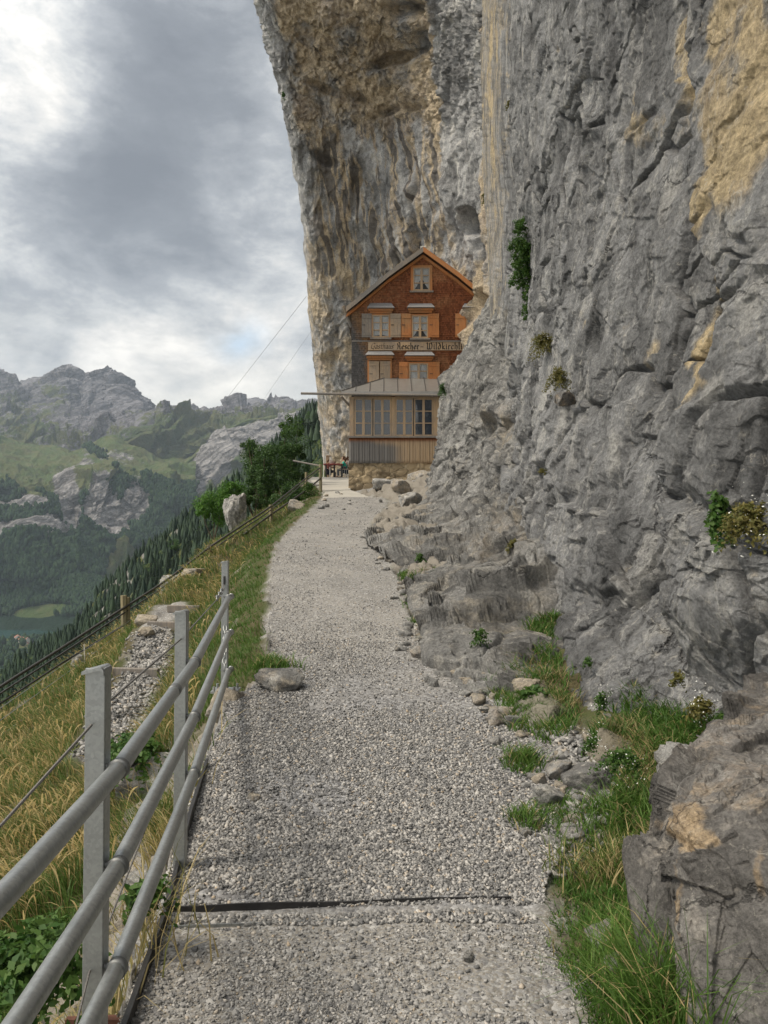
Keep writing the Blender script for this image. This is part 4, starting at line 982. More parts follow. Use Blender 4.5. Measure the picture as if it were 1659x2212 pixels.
# the trees that show largest stand as single trees, the rest as one forest
def vis_rank(c):
    d, i = c; gx, gy = G5[i][0], G5[i][1]; cy = np.interp(gx, [q[0] for q in c5], [q[1] for q in c5])
    lim = np.interp(gx, [0, 100, 200, 265, 330, 430, 500, 560, 640, 705], [1500, 1450, 1400, 1350, 1290, 1170, 1090, 1010, 930, 950])
    py = gy
    return (py - lim > 15, abs(d - 330) / 330)
ch.sort(key=vis_rank)
single = ch[:280]; rest = ch[280:3000]
rg = np.random.default_rng(3)
for f_ in firs: f_.location = (0, 0, 0)
used = set()
def copy_tree(src, parent=None):
    c = src.copy(); C.objects.link(c); c.parent = parent
    for k in list(src.children): copy_tree(k, c)
    return c
for j, (d, i) in enumerate(single):
    src = firs[j % 3]; o = src if j < 3 else copy_tree(src)
    h = (4.5 + 7.5 * rg.uniform(0, 1) ** 2) if d > 200 else rg.uniform(3.5, 7); x, y, z = V5[i]
    o.location = (x, y, z - h * .04); o.scale = (h * rg.uniform(.9, 1.25),) * 2 + (h,); o.rotation_euler = (0, 0, rg.uniform(0, 6.28))
    o['label'] = 'dark fir tree, one of many in the forest on the steep hillside below the path'; o['group'] = 'fir trees on the hillside'; o['category'] = 'fir tree'
def cones(name, pts, hs, mat, seed, sides=6, w=.22, label='', lumps=False):
    rg = np.random.default_rng(seed); n = len(pts); V = []; lv = [(.0, 1.0), (.35, .75), (.62, .55), (.85, .3), (1.0, .05)] if not lumps else [(.3, 1.0), (.75, .85), (1.0, .6), (.95, .3), (.6, .1)]
    K = len(lv) * sides; a = np.arange(sides) / sides * 2 * math.pi
    Q = np.zeros((n, len(lv), sides, 3))
    for k, (r, z) in enumerate(lv):
        rr = r * w * rg.uniform(.75, 1.25, (n, sides)); aa = a[None] + rg.uniform(0, 1, (n, 1)) + k * .5
        Q[:, k, :, 0] = rr * np.cos(aa); Q[:, k, :, 1] = rr * np.sin(aa); Q[:, k, :, 2] = z + rg.uniform(-.03, .03, (n, sides))
    Q *= hs[:, None, None, None]; Q += pts[:, None, None]
    f = []
    for k in range(len(lv) - 1):
        for j in range(sides): f.append((k * sides + j, (k + 1) * sides + j, (k + 1) * sides + (j + 1) % sides, k * sides + (j + 1) % sides))
    f = np.array(f); Fc = (f[None] + (np.arange(n) * K)[:, None, None]).reshape(-1, 4)
    return tag(np_mesh(name, Q.reshape(-1, 3), Fc, mat), label, 'forest', kind='stuff')
# lighter broadleaf trees scattered among the firs
bl = empty('broadleaf_tree', (0, 0, 0), 'lighter green broadleaf tree standing among the dark firs on the hillside', 'tree', 'broadleaf trees among the firs'); bl_c = None
LATE_BROADLEAF = [V5[i] for d, i in ch[285:285 + 14 * 9:9]]
if rest:
    I = np.array([i for d, i in rest]); cones('forest', V5[I] - np.array([0, 0, .5]), rg.uniform(4, 9, len(I)), M['needle'], 4, 8, .2, 'dense dark fir forest filling the hillside behind the single trees')
# far forest
t = NT('far_forest'); rr_ = t.n.new('ShaderNodeNewGeometry').outputs['Random Per Island']
M['far_forest'] = t.fin(t.mix(rr_, (.011, .028, .015), (.035, .062, .026)), .9, None, 0, .1)
def far_scatter(V, g, fr, n, seed, hmin, hmax):
    rg = np.random.default_rng(seed); pr = np.clip((fr - .3) * 3, 0, 1) * (g[:, 0] > -60) * (g[:, 0] < 760); pr = pr / pr.sum()
    I = rg.choice(len(V), n, True, pr); P_ = V[I] + rg.normal(0, 3, (n, 3)) * np.array([1, 1, 0]); return P_, rg.uniform(hmin, hmax, n)
at2 = a2(V2, G2, N2); P1, H1 = far_scatter(V2, G2, at2['forest'] - sstep(1330, 1345, G2[:, 1]) * 3, 22000, 5, 9, 20)
gv = np.stack([(PV[:, 0] / PV[:, 1]) * F + CX, PV[:, 1] * 0, PV[:, 1]], 1)
okv = (EV > 1.12) & (PV[:, 1] > 900) & (PV[:, 0] < -.25 * PV[:, 1]) & (PV[:, 0] > -.62 * PV[:, 1])
frv = np.where(okv, np.where(NV > -.1, 1.0, .0) + (PV[:, 1] > 2000) * .3, 0)
rg6 = np.random.default_rng(6); pr = frv / frv.sum(); I = rg6.choice(len(PV), 5000, True, pr)
P2 = PV[I] + rg6.normal(0, 9, (5000, 3)) * np.array([1, 1, 0]); ee = ((P2[:, 0] + 1150) / 620) ** 2 + ((P2[:, 1] - 2130) / 185) ** 2; P2 = P2[ee > 1.1]
cones('forest', np.concatenate([P1, P2]), np.concatenate([H1, rg6.uniform(10, 20, len(P2))]), M['far_forest'], 9, 5, .3, 'dense green forest covering the valley slopes and lake shore far below', True)

# valley houses and the alp hut
M['tile_red'] = simple('red_roof_tiles', (.30, .14, .10), .8); M['plaster'] = simple('white_plaster', (.62, .60, .56), .9)
def house_small(px, py, d, w, l, h, rz, label, roof='tile_red', name='farmhouse', group=None, z=None):
    x, y, zz = vec(px, py, d)
    if name == 'mountain_hut':
        i_ = int(np.argmin((G2[:, 0] - px) ** 2 + ((G2[:, 1] - py) * 3) ** 2)); x, y, zz = V2[i_] + np.array([0, -14, 2])
    e = empty(name, (x, y, zz), label, 'house', group); e.rotation_euler = (0, 0, rz)
    MB().add([(-w / 2, -l / 2, -4), (w / 2, -l / 2, -4), (w / 2, l / 2, -4), (-w / 2, l / 2, -4), (-w / 2, -l / 2, h), (w / 2, -l / 2, h), (w / 2, l / 2, h), (-w / 2, l / 2, h), (0, -l / 2, h + w * .33), (0, l / 2, h + w * .33)],
             [(0, 1, 5, 8, 4), (3, 7, 9, 6, 2), (0, 4, 7, 3), (1, 2, 6, 5), (0, 3, 2, 1)]).build('wall', M['plaster'], e)
    k = .6; r = w * .33
    MB().add([(-w / 2 - k, -l / 2 - k, h - k * .5), (0, -l / 2 - k, h + r + .3), (w / 2 + k, -l / 2 - k, h - k * .5), (-w / 2 - k, l / 2 + k, h - k * .5), (0, l / 2 + k, h + r + .3), (w / 2 + k, l / 2 + k, h - k * .5)], [(0, 1, 4, 3), (1, 2, 5, 4)]).build('roof', M[roof], e)
    return e
for i, (px, py, w, l, h, rz, lab) in enumerate([(38, 1384, 14, 20, 9, .5, 'white house with a pale gable at the left of the lakeside hamlet'), (50, 1388, 16, 26, 8, 1.3, 'largest red roofed house of the lakeside hamlet'), (58, 1397, 12, 16, 6, .4, 'small red roofed house in front of the lakeside hamlet'), (72, 1405, 9, 12, 4, 1.2, 'pale shed at the right end of the lakeside hamlet')]):
    d_ = 1880 - i * 10; house_small(px, py, d_, w, l, h, rz, lab)
house_small(205, 1052, 2720, 14, 34, 7, 1.2, 'long pale inn on the green alp above the rock band', 'metal_roof', 'mountain_hut')
house_small(190, 1053, 2730, 6, 18, 4, 1.5, 'small low hut left of the long inn on the green alp', 'metal_roof', 'mountain_hut')
# ------------------------------------------------------------------ the guesthouse under the overhang
FY = 36.0                       # front wall
def hx(px, d=FY): return float(at(px, 1100, d)[0])
def hz(py, d=FY): return float(at(830, py, d)[2])
H = empty('guesthouse', (hx(900), FY, hz(1060)), 'shingled red brown alpine guesthouse with gable, shutters and painted name board under the overhanging cliff', 'guesthouse')
xl_, xr_ = hx(759), hx(1071); xm = hx(914); ze, zr = hz(668), hz(549); zb = hz(1000); DEPTH = 9.0
# wall of overlapping shingle rows (front) with a gable
def front_rows():
    V = []; Fc = []; wv = []; rowh = .10; z = zb; cols = 34
    while z < zr:
        z1 = min(z + rowh, zr)
        def span(zz):
            if zz <= ze: return xl_, xr_
            f = (zz - ze) / (zr - ze); return xl_ + (xm - xl_) * f, xr_ + (xm - xr_) * f
        a0, a1 = span(z); b0, b1 = span(z1)
        rg = np.random.default_rng(int(z * 100)); j = rg.uniform(0, .012, cols + 1)
        b = len(V)
        for i in range(cols + 1):
            t = i / cols
            V.append((a0 + (a1 - a0) * t, FY - .035 - j[i], z)); V.append((b0 + (b1 - b0) * t, FY - .004, z1)); V.append((a0 + (a1 - a0) * t, FY - .0, z))
        for i in range(cols):
            k = b + i * 3; Fc += [(k, k + 3, k + 4, k + 1), (k + 2, k + 5, k + 3, k)]
        z = z1
    # back and side walls
    b = len(V)
    for (x, y, zz) in [(xl_, FY, zb), (xl_, FY + DEPTH, zb), (xl_, FY + DEPTH, ze), (xl_, FY, ze), (xr_, FY, zb), (xr_, FY + DEPTH, zb), (xr_, FY + DEPTH, ze), (xr_, FY, ze)]: V.append((x, y, zz))
    Fc += [(b, b + 1, b + 2, b + 3), (b + 7, b + 6, b + 5, b + 4)]
    return np.array(V), np.array(Fc)
V, Fc = front_rows()
L_ = np.array(H.location)
rel = (V[:, 0] - xl_) / (xr_ - xl_); rz_ = (V[:, 2] - zb) / (zr - zb)
weather = np.clip(1.15 - rel * 4.2 - np.maximum(rz_ - .48, 0) * 2.2, 0, 1) * 1.0
for wx in (hx(822), hx(908)):
    weather = np.maximum(weather, .42 * np.exp(-((V[:, 0] - wx) / .9) ** 2) * (rz_ < .66) * (rz_ > .05))
weather = np.maximum(weather, .25 * np.exp(-((V[:, 0] - hx(850)) / 1.6) ** 2))
np_mesh('wall', V - L_, Fc, M['shingle'], H, attrs=dict(weather=weather))
dz_ = FY - .03
# roof: two slopes with a slight kick at the eaves, overhang to the front
def roof():
    prof = [(hx(748), hz(668)), (hx(770), hz(651)), (hx(800), hz(626)), (hx(840), hz(593)), (xm, hz(540))]
    right = [(2 * xm - x, z) for x, z in prof[::-1]]
    for side, pr in (('L', prof), ('R', right)):
        m = MB(); th = .14; poly = pr + [(x, z - th) for x, z in pr[::-1]]; m.prism(poly, FY - .45, FY + DEPTH)
        part(m, 'roof', M['wood_grey'] if side == 'L' else M['roof_side'], H)
    # barge boards
    for side, pr in (('L', prof), ('R', right)):
        m = MB(); poly = [(x, z - .02) for x, z in pr] + [(x, z - .26) for x, z in pr[::-1]]; m.prism(poly, FY - .50, FY - .452)
        part(m, 'barge_board', M['wood_grey'] if side == 'L' else M['wood_orange'], H)
        m = MB(); poly = [(x, z - .28) for x, z in pr] + [(x, z - .42) for x, z in pr[::-1]]; m.prism(poly, FY - .20, FY - .05)
        part(m, 'verge_beam', M['wood_orange'], H)
    part(MB().box((xm, FY - .3, hz(540.5)), (.26, .3, .05)), 'ridge_cap', M['white_paint'], H)
M['roof_side'] = simple('roof_shingles', (.17, .085, .05), .8, 0, .4, 20, .3)
roof()

def window(x0, x1, z0, z1, y, cols=2, rows=3, fr='wood_beige', curtain=True, casing=None, glass='glass', mull=.035, split=None, curt=.55, hood=False):
    """window given by its opening: frame > glass, curtain"""
    m = MB(); t = .055; yo = y - .06
    m.bx(x0, x0 + t, yo, y, z0, z1); m.bx(x1 - t, x1, yo, y, z0, z1); m.bx(x0 + t, x1 - t, yo, y, z1 - t, z1); m.bx(x0 + t, x1 - t, yo, y, z0, z0 + t)
    xm_ = (x0 + x1) / 2
    for i in range(1, cols):
        xx = x0 + (x1 - x0) * i / cols; w = mull * (1.6 if cols == 2 else .6); m.bx(xx - w, xx + w, yo - .008, y, z0 + t, z1 - t)
    for j in range(1, rows):
        zz = z0 + (z1 - z0) * (j / rows if split is None else split[j - 1])
        for i in range(cols):
            a = x0 + (x1 - x0) * i / cols + .04; b = x0 + (x1 - x0) * (i + 1) / cols - .04
            m.bx(a + .02, b - .02, yo + .006, y - .01, zz - .022, zz + .022)
    w_ = part(m, 'window', M[fr], H)
    part(MB().bx(x0 + t, x1 - t, y - .03, y - .025, z0 + t, z1 - t), 'glass', M[glass], H, w_)
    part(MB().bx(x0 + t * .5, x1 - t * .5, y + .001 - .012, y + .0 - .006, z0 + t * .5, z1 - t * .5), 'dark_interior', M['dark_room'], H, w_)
    if curtain:
        for s in (0, 1):
            V = []; n = 14; a, b = (x0 + t, xm_ - .03) if s == 0 else (xm_ + .03, x1 - t)
            for i in range(n + 1):
                f = i / n; xx = a + (b - a) * f; dip = (1 - f if s == 0 else f)
                zlow = z0 + t + (1 - curt) * (z1 - z0) * (1 - dip) ** 1.2 + .02
                yy = y - .020 + .004 * math.sin(i * 1.9)
                V += [(xx, yy, z1 - t), (xx, yy, zlow)]
            part(MB().add(V, [(2 * i, 2 * i + 1, 2 * i + 3, 2 * i + 2) for i in range(n)]), 'curtain', M['curtain'], H, w_)
    return w_
def casing(x0, x1, z0, z1, y, w=.12, mat='wood_orange', sill=True):
    m = MB(); m.bx(x0 - w, x0, y - .05, y + .0, z0 - w * .3, z1 + w).bx(x1, x1 + w, y - .05, y, z0 - w * .3, z1 + w).bx(x0, x1, y - .05, y, z1, z1 + w)
    part(m, 'window_casing', M[mat], H)
    if sill: part(MB().bx(x0 - w * 1.4, x1 + w * 1.4, y - .12, y, z0 - .09, z0 - .02), 'window_sill', M['wood_grey'], H)
def shutter(x0, x1, z0, z1, y, mat):
    m = MB(); n = 3
    for i in range(n):
        a = x0 + (x1 - x0) * i / n; b = x0 + (x1 - x0) * (i + 1) / n; m.bx(a + .003, b - .003, y - .035, y, z0, z1)
    s_ = part(m, 'shutter', M[mat], H)
    part(MB().bx(x0 + .01, x1 - .01, y - .056, y - .036, z0 + .10, z0 + .19).bx(x0 + .01, x1 - .01, y - .056, y - .036, z1 - .22, z1 - .13), 'batten', M[mat], H, s_)
    part(MB().bx(x0 + .03, x0 + .17, y - .064, y - .057, (z0 + z1) / 2, (z0 + z1) / 2 + .03), 'hinge', M['black_steel'], H, s_)
    return s_
def hood(x0, x1, z0, z1, y):
    d = .34; i = .14
    m = MB().add([(x0, y - d, z0), (x1, y - d, z0), (x1 - i, y - .02, z1), (x0 + i, y - .02, z1), (x0, y, z0), (x1, y, z0)], [(0, 1, 2, 3), (0, 3, 4), (1, 5, 2), (0, 4, 5, 1)])
    h_ = part(m, 'window_hood', M['slate'], H)
    part(MB().bx(x0 + .06, x1 - .06, y - .20, y - .01, z0 - .11, z0 - .012).bx(x0 + .12, x1 - .12, y - .10, y - .01, z0 - .20, z0 - .11), 'hood_moulding', M['wood_orange'], H, h_)
yW = FY - .05
# attic
window(hx(893), hx(929), hz(629), hz(580), yW, rows=3); casing(hx(893), hx(929), hz(629), hz(580), yW, .12)
# second storey
for (a, b, z0, z1, sh, hd) in [(804, 841, 730, 682, ((781, 803, 'wood_grey'), (843, 866, 'wood_beige')), (793, 852, 669, 655)), (890, 925, 731, 683, ((867, 888, 'wood_orange'), (927, 949, 'wood_orange')), (879, 939, 668, 656)), (1008, 1044, 731, 683, ((984, 1006, 'wood_orange'), (1046, 1068, 'wood_orange')), (998, 1057, 668, 656))]:
    window(hx(a), hx(b), hz(z0), hz(z1), yW, curt=.55 if a != 804 else .95); casing(hx(a), hx(b), hz(z0), hz(z1), yW, .07)
    for (c, d, mt) in sh: shutter(hx(c), hx(d), hz(730), hz(679), yW - .052, mt)
    hood(hx(hd[0]), hx(hd[1]), hz(hd[2]), hz(hd[3]), FY - .03)
# first storey
window(hx(884), hx(925), hz(836), hz(786), yW, curt=.9); casing(hx(884), hx(925), hz(836), hz(786), yW, .07)
shutter(hx(862), hx(881), hz(836), hz(783), yW - .052, 'wood_orange'); shutter(hx(927), hx(950), hz(836), hz(783), yW - .052, 'wood_orange')
casing(hx(797), hx(843), hz(838), hz(779), yW, .07); shutter(hx(797), hx(819), hz(838), hz(781), yW - .01, 'wood_beige'); shutter(hx(821), hx(843), hz(838), hz(781), yW - .01, 'wood_beige')
hood(hx(789), hx(852), hz(770), hz(759), FY - .03); hood(hx(873), hx(939), hz(771), hz(760), FY - .03)
part(MB().bx(xl_, xr_, yW - .01, yW + .02, hz(738.5), hz(736)), 'drip_board', M['wood_grey'], H)

# name board with broad-nib lettering
bx0, bx1, bz0, bz1 = hx(795), hx(1004), hz(757.5), hz(739.5); yb = FY - .09
board = part(MB().bx(bx0, bx1, yb, FY - .03, bz0, bz1), 'name_board', M['sign_wood'] if 'sign_wood' in M else M['wood_beige'], H)
part(MB().bx(hx(929), bx1 + .05, yb - .05, FY - .03, bz1 + .0, bz1 + .03), 'board_trim', M['wood_grey'], H, board)
GL = {  # letters as nib strokes in an em box (x 0..w, y 0..1, x-height .55)
 'A': (.62, [[(.05, 0), (.14, .08), (.2, .5), (.12, .85), (.3, .98), (.44, .9), (.46, .1), (.56, 0)], [(.18, .45), (.46, .45)]]),
 'W': (.80, [[(.0, .88), (.1, .98), (.16, .8), (.14, .15), (.26, 0), (.38, .12), (.38, .9)], [(.38, .12), (.5, 0), (.66, .14), (.7, .6), (.6, .95), (.5, .85)]]),
 'G': (.66, [[(.58, .82), (.4, .98), (.16, .82), (.06, .45), (.16, .08), (.38, .0), (.52, .12), (.54, .42), (.38, .42)], [(.54, .2), (.48, -.2)]]),
 'a': (.42, [[(.06, .48), (.2, .55), (.32, .45), (.32, .08), (.4, 0)], [(.32, .3), (.1, .24), (.08, .06), (.2, 0), (.32, .1)]]),
 's': (.36, [[(.3, .48), (.16, .55), (.06, .42), (.28, .18), (.22, .02), (.05, .04)]]),
 't': (.30, [[(.14, .78), (.13, .1), (.2, 0), (.28, .05)], [(.02, .52), (.27, .52)]]),
 'h': (.44, [[(.06, .98), (.1, .9), (.1, 0)], [(.1, .42), (.24, .55), (.34, .42), (.34, .08), (.28, -.12)]]),
 'u': (.44, [[(.05, .52), (.1, .48), (.1, .1), (.2, 0), (.34, .12)], [(.34, .54), (.34, .08), (.42, 0)]]),
 'e': (.38, [[(.09, .27), (.31, .38), (.22, .55), (.09, .42), (.08, .14), (.18, 0), (.33, .08)]]),
 'c': (.36, [[(.31, .46), (.2, .55), (.08, .42), (.08, .12), (.18, 0), (.32, .08)]]),
 'r': (.34, [[(.05, .5), (.11, .5), (.11, .04), (.17, 0)], [(.11, .4), (.2, .55), (.31, .48)]]),
 'i': (.22, [[(.04, .5), (.11, .52), (.11, .06), (.18, 0)], [(.1, .74), (.13, .7)]]),
 'l': (.22, [[(.05, .98), (.11, .92), (.11, .06), (.18, 0)]]),
 'd': (.44, [[(.1, .98), (.3, .7), (.35, .4), (.3, .08), (.18, 0), (.08, .1), (.08, .4), (.2, .55), (.33, .45)]]),
 'k': (.42, [[(.05, .98), (.1, .92), (.1, 0)], [(.1, .3), (.3, .54), (.22, .34), (.1, .3), (.3, .06), (.4, 0)]]),
 '-': (.36, [[(.04, .34), (.3, .34)]])}
def letters(text, x, z, size, nib, y, slant=0.0, gap=.05, total=None):
    w_tot = sum(GL[c][0] + gap for c in text if c != ' ') + .25 * text.count(' ')
    if total: sc = total / w_tot
    else: sc = size
    m = MB(); ang = math.radians(38); nx, nz = math.cos(ang) * nib / 2, math.sin(ang) * nib / 2; lay = 0
    for ch_ in text:
        if ch_ == ' ': x += .25 * sc; continue
        w, strokes = GL[ch_]
        for st in strokes:
            P_ = cr(np.array(st, float), (len(st) - 1) * 5 + 1) if len(st) > 2 else np.array(st, float)
            pts = [(x + (px_ + slant * pz) * sc, z + pz * size) for px_, pz in P_]
            lay += 1; yy = y - .0006 * (lay % 4)
            V = []; 
            for (a, b) in pts: V += [(a - nx, yy, b - nz), (a + nx, yy, b + nz), (a + nx * .75 + nz * .35, yy, b + nz * .75 - nx * .35), (a - nx * .75 + nz * .35, yy, b - nz * .75 - nx * .35)]
            n = len(pts); fs = []
            for i in range(n - 1):
                for (p0, p1) in ((0, 1),): fs.append((4 * i + p0, 4 * i + p1, 4 * i + 4 + p1, 4 * i + 4 + p0))
            for i in range(n): fs.append((4 * i, 4 * i + 1, 4 * i + 2, 4 * i + 3))
            # solid letters: slightly raised paint
            m.add(V, fs)
        x += (w + gap) * sc
    part(m, 'lettering', M['dark_paint'], H, board)
letters('Gasthaus', hx(800), hz(754), .27, .035, yb - .004, .22, .03, hx(850) - hx(800))
letters('Aescher', hx(857), hz(755), .31, .055, yb - .004, 0, .05, hx(906) - hx(857))
letters('-', hx(908), hz(755), .31, .05, yb - .004, 0, .05, hx(916) - hx(908))
letters('Wildkirchli', hx(921), hz(755), .31, .055, yb - .004, 0, .05, hx(1000) - hx(921))

# ---- veranda in front of the ground floor
VY = 34.4
def vx(px): return float(at(px, 1100, VY)[0])
def vz(py): return float(at(830, py, VY)[2])
vx0, vx1 = vx(755), vx(975); 
# stone base
def base():
    n1, n2 = 90, 30; V = []; 
    x0, x1, z0, z1 = vx(753), vx(985), vz(1075), vz(1001)
    g1, g2 = np.meshgrid(np.linspace(x0, x1, n1), np.linspace(z0, z1, n2)); p = np.stack([g1.ravel(), np.full(g1.size, VY), g2.ravel()], 1)
    q = p + fbm(p * 1.5, 3, 3)[:, None] * .15; f, e, c = facet(q * np.array([2.2, 1, 3.2]), 500); f2, _, _ = facet(q * 8, 501)
    p[:, 1] -= .06 + f * .05 + f2 * .015 - .05 * (1 - sstep(0, .18, e))
    V = p; Fc = grid_faces(n1, n2); b = len(V)
    ex = [(x0, VY, z0), (x0, VY + 1.7, z0), (x0, VY + 1.7, z1), (x0, VY, z1), (x1, VY, z1), (x1, VY + 1.7, z1)]
    V = np.concatenate([V, np.array(ex)]); np_mesh('stone_base', V - L_, [Fc, np.array([(b, b + 1, b + 2, b + 3), (b + 3, b + 2, b + 5, b + 4)])], M['masonry'], H, smooth=False)
base()
# board cladding, board by board thickness with cover strips
def cladding():
    V = []; Fc = []; x = vx(753.5); x1 = vx(975); z0, z1 = vz(1001), vz(947); k = 0; top = []; wv = []
    def bx_(a, b, y0, y1):
        nonlocal V, Fc
        nz = 8
        for j in range(nz + 1):
            z = z0 + (z1 - z0) * j / nz
            for (xx, yy) in ((a, y1), (a, y0), (b, y0), (b, y1)): V.append((xx, yy, z)); top.append(max(0, (j / nz - .66) / .34)); f_ = (xx - vx(753)) / (vx(943) - vx(753)); wv.append(np.clip(1.1 - f_ * 1.0 - max(0, j / nz - .6) * .9 + .05 * math.sin(xx * 5), 0, 1))
        b0 = len(V) - 4 * (nz + 1)
        for j in range(nz):
            for s in range(3): q = b0 + 4 * j + s; Fc.append((q, q + 1, q + 5, q + 4))
        Fc.append((b0, b0 + 3, b0 + 2, b0 + 1)); Fc.append((len(V) - 4, len(V) - 3, len(V) - 2, len(V) - 1))
    while x < x1:
        w = .19 + .09 * ((k * 37) % 5) / 5; bx_(x, x + w - .006, VY - .10 - .01 * (k % 2), VY); bx_(x + w - .028, x + w + .022, VY - .135, VY - .112); x += w; k += 1
    np_mesh('board_cladding', np.array(V) - L_, np.array(Fc), M['boards'], H, attrs=dict(weather=np.array(wv), top=np.array(top)))
cladding()
part(MB().bx(vx(751), vx(975), VY - .2, VY + .02, vz(946.5), vz(943)), 'ledge_board', M['wood_grey'], H)
# side wall of veranda (left) and window band
part(MB().bx(vx(755), vx(755) + .08, VY + .12, FY - .06, vz(1001), vz(858)), 'side_wall', M['wood_grey'], H)
m = MB()
for a, b in ((755, 764), (845.5, 853.5), (936, 940.5), (940.5, 975)): m.bx(vx(a), vx(b), VY - .08, VY + .05, vz(942.5), vz(858))
part(m, 'corner_post', M['wood_beige'], H)
part(MB().bx(vx(764) + .002, vx(845.5) - .002, VY - .07, VY + .04, vz(861), vz(857)).bx(vx(853.5) + .002, vx(936) - .002, VY - .07, VY + .04, vz(861), vz(857)), 'lintel', M['wood_beige'], H)
for (a, b) in ((765.5, 804.5), (806.5, 845), (854, 892.5), (894.5, 935.5)):
    window(vx(a), vx(b), vz(942), vz(861.2), VY - .02, cols=2, rows=3, fr='wood_beige', curtain=False, glass='glass_big', split=(.34, .66))
part(MB().bx(vx(763), vx(940), VY + .0, VY + .012, vz(942), vz(860)), 'dark_interior', M['veranda_inside'] if 'veranda_inside' in M else M['dark_room'], H)
# lean-to sheet metal roof with standing seams, hipped on the left
e0 = (vx(738), VY - .35, vz(848)); e1 = (vx(980), VY - .35, vz(850)); t0 = (hx(832), FY - .05, hz(817)); t1 = (hx(985), FY - .05, hz(818)); s0 = (hx(745), FY + .8, hz(851) + .1)
m = MB().add([e0, e1, t1, t0, s0] + [(x, y, z - .05) for x, y, z in (e0, e1, t1, t0, s0)], [(0, 1, 2, 3), (0, 3, 4), (5, 8, 7, 6), (5, 9, 8), (0, 5, 6, 1), (0, 4, 9, 5)])
vr = part(m, 'veranda_roof', M['metal_roof'], H)
m = MB()
for i in range(9):
    f = i / 8; a = np.array(e0) * (1 - f) + np.array(e1) * f
    if i < 4: fb2 = (i / 4); b = np.array(s0) * (1 - fb2) + np.array(t0) * fb2 if False else np.array(e0) + (np.array(t0) - np.array(e0)) * min(1, (a[0] - e0[0]) / (t0[0] - e0[0]))
    else: b = np.array([a[0], t0[1], t0[2]])
    if i in (0,): continue
    b = np.array([min(max(b[0], a[0]), a[0] + .02), b[1], b[2]])
    m.tube([a + (0, 0, .02), b + (0, 0, .02)], .022, 5)
m.tube([np.array(e0) + (0, 0, .02), np.array(t0) + (0, 0, .02)], .018, 5)
part(m, 'roof_seam', M['seam'], H, vr)
part(MB().bx(vx(738), vx(978), VY - .37, VY - .352, vz(857), vz(848.5)), 'fascia', M['metal_roof'], H, vr)
part(MB().tube([(float(at(650, 853, VY - .4)[0]), VY - .42, vz(853.5)), (vx(978), VY - .42, vz(858))], .055, 8), 'gutter_log', M['wood_grey'], H)
part(MB().tube([(vx(763), VY + .3, vz(884)), (vx(737), VY - .2, vz(858))], .05, 6), 'eave_strut', M['wood_grey'], H)
part(MB().tube([(hx(758), FY + .1, hz(706)), (hx(741), FY - .3, hz(665))], .07, 6), 'eave_strut', M['wood_grey'], H)

# ------------------------------------------------------------------ terrace: table, benches, poles, guests
TY = 46.5; px2m = F / TY
def tz(py): return float(at(830, py, TY)[2])
def tx(px): return float(at(px, 1100, TY)[0])
zt = tz(1030) 
M['red_table'] = simple('red_table_cloth', (.22, .04, .035), .7); M['teal'] = simple('teal_shirt', (.03, .36, .27), .8, 0, .15, 10, .1); M['skin'] = simple('skin', (.50, .30, .21), .6, 0, .08, 5, 0)
M['hair'] = simple('brown_hair', (.09, .045, .022), .7, 0, .3, 40, .2); M['denim'] = simple('dark_trousers', (.03, .035, .055), .9); M['pink'] = simple('dark_red_shirt', (.16, .05, .04), .8)
T = empty('table', (tx(718), TY, zt), 'long terrace table with dark red top at the end of the path', 'table')
part(MB().bx(tx(699), tx(741), TY - .4, TY + .4, zt + .72, zt + .77), 'tabletop', M['red_table'], T)
for a in (704, 722, 738):
    for dy in (-.34, .34): part(MB().bx(tx(a) - .03, tx(a) + .03, TY + dy - .03, TY + dy + .03, zt, zt + .72), 'leg', M['black_steel'], T)
Bn = empty('bench', (tx(742), TY, zt), 'grey terrace bench with metal back rest beside the stone base', 'bench')
part(MB().bx(tx(728), tx(754), TY - .35, TY + .25, zt + .42, zt + .46), 'seat', M['wood_grey'], Bn)
for a in (729, 733, 737, 741, 745, 749, 753): part(MB().tube([(tx(a), TY - .33, zt), (tx(a), TY - .33, zt + .42)], .014, 6), 'leg', M['galv'], Bn)
m = MB()
for a in (748, 750.5, 753): m.tube([(tx(a), TY + .24, zt + .45), (tx(a) + .05, TY + .3, zt + 1.0)], .02, 6)
part(m, 'backrest', M['white_paint'], Bn)
for i, (a, y1, lab) in enumerate([(697.5, 971, 'tall thin white pole at the left end of the terrace table'), (711.5, 986, 'short white pole behind the left half of the terrace table'), (747.5, 966, 'thin white pole behind the seated guests'), (757, 972, 'white pole close to the corner of the boarded veranda')]):
    p_ = MB().tube([(tx(a), TY + .55, zt), (tx(a), TY + .55, tz(y1))], .03, 8); e = empty('pole', (tx(a), TY + .55, zt), lab, 'pole'); part(p_, 'shaft', M['white_paint'], e); part(MB().tube([(tx(a), TY + .55, tz(y1)), (tx(a), TY + .55, tz(y1) + .04)], .036, 8), 'cap', M['galv'], e)
part_o = MB().bx(tx(702), tx(711), TY + .7, TY + .95, zt, tz(983)); e = empty('wooden_chest', (tx(706), TY + .8, zt), 'upright tan wooden board box behind the terrace table', 'wooden box'); part(part_o, 'body', M['wood_beige'], e); part(MB().bx(tx(701.6), tx(711.4), TY + .66, TY + .99, tz(983), tz(983) + .05), 'lid', M['wood_beige'], e)
pl = empty('planter', (tx(718), TY + .1, zt + .77), 'grey bowl with plants standing on the terrace table', 'planter')
part(MB().tube([(tx(718), TY + .1, zt + .772), (tx(718), TY + .1, zt + .93)], [.15, .22], 12), 'bowl', M['concrete'], pl)

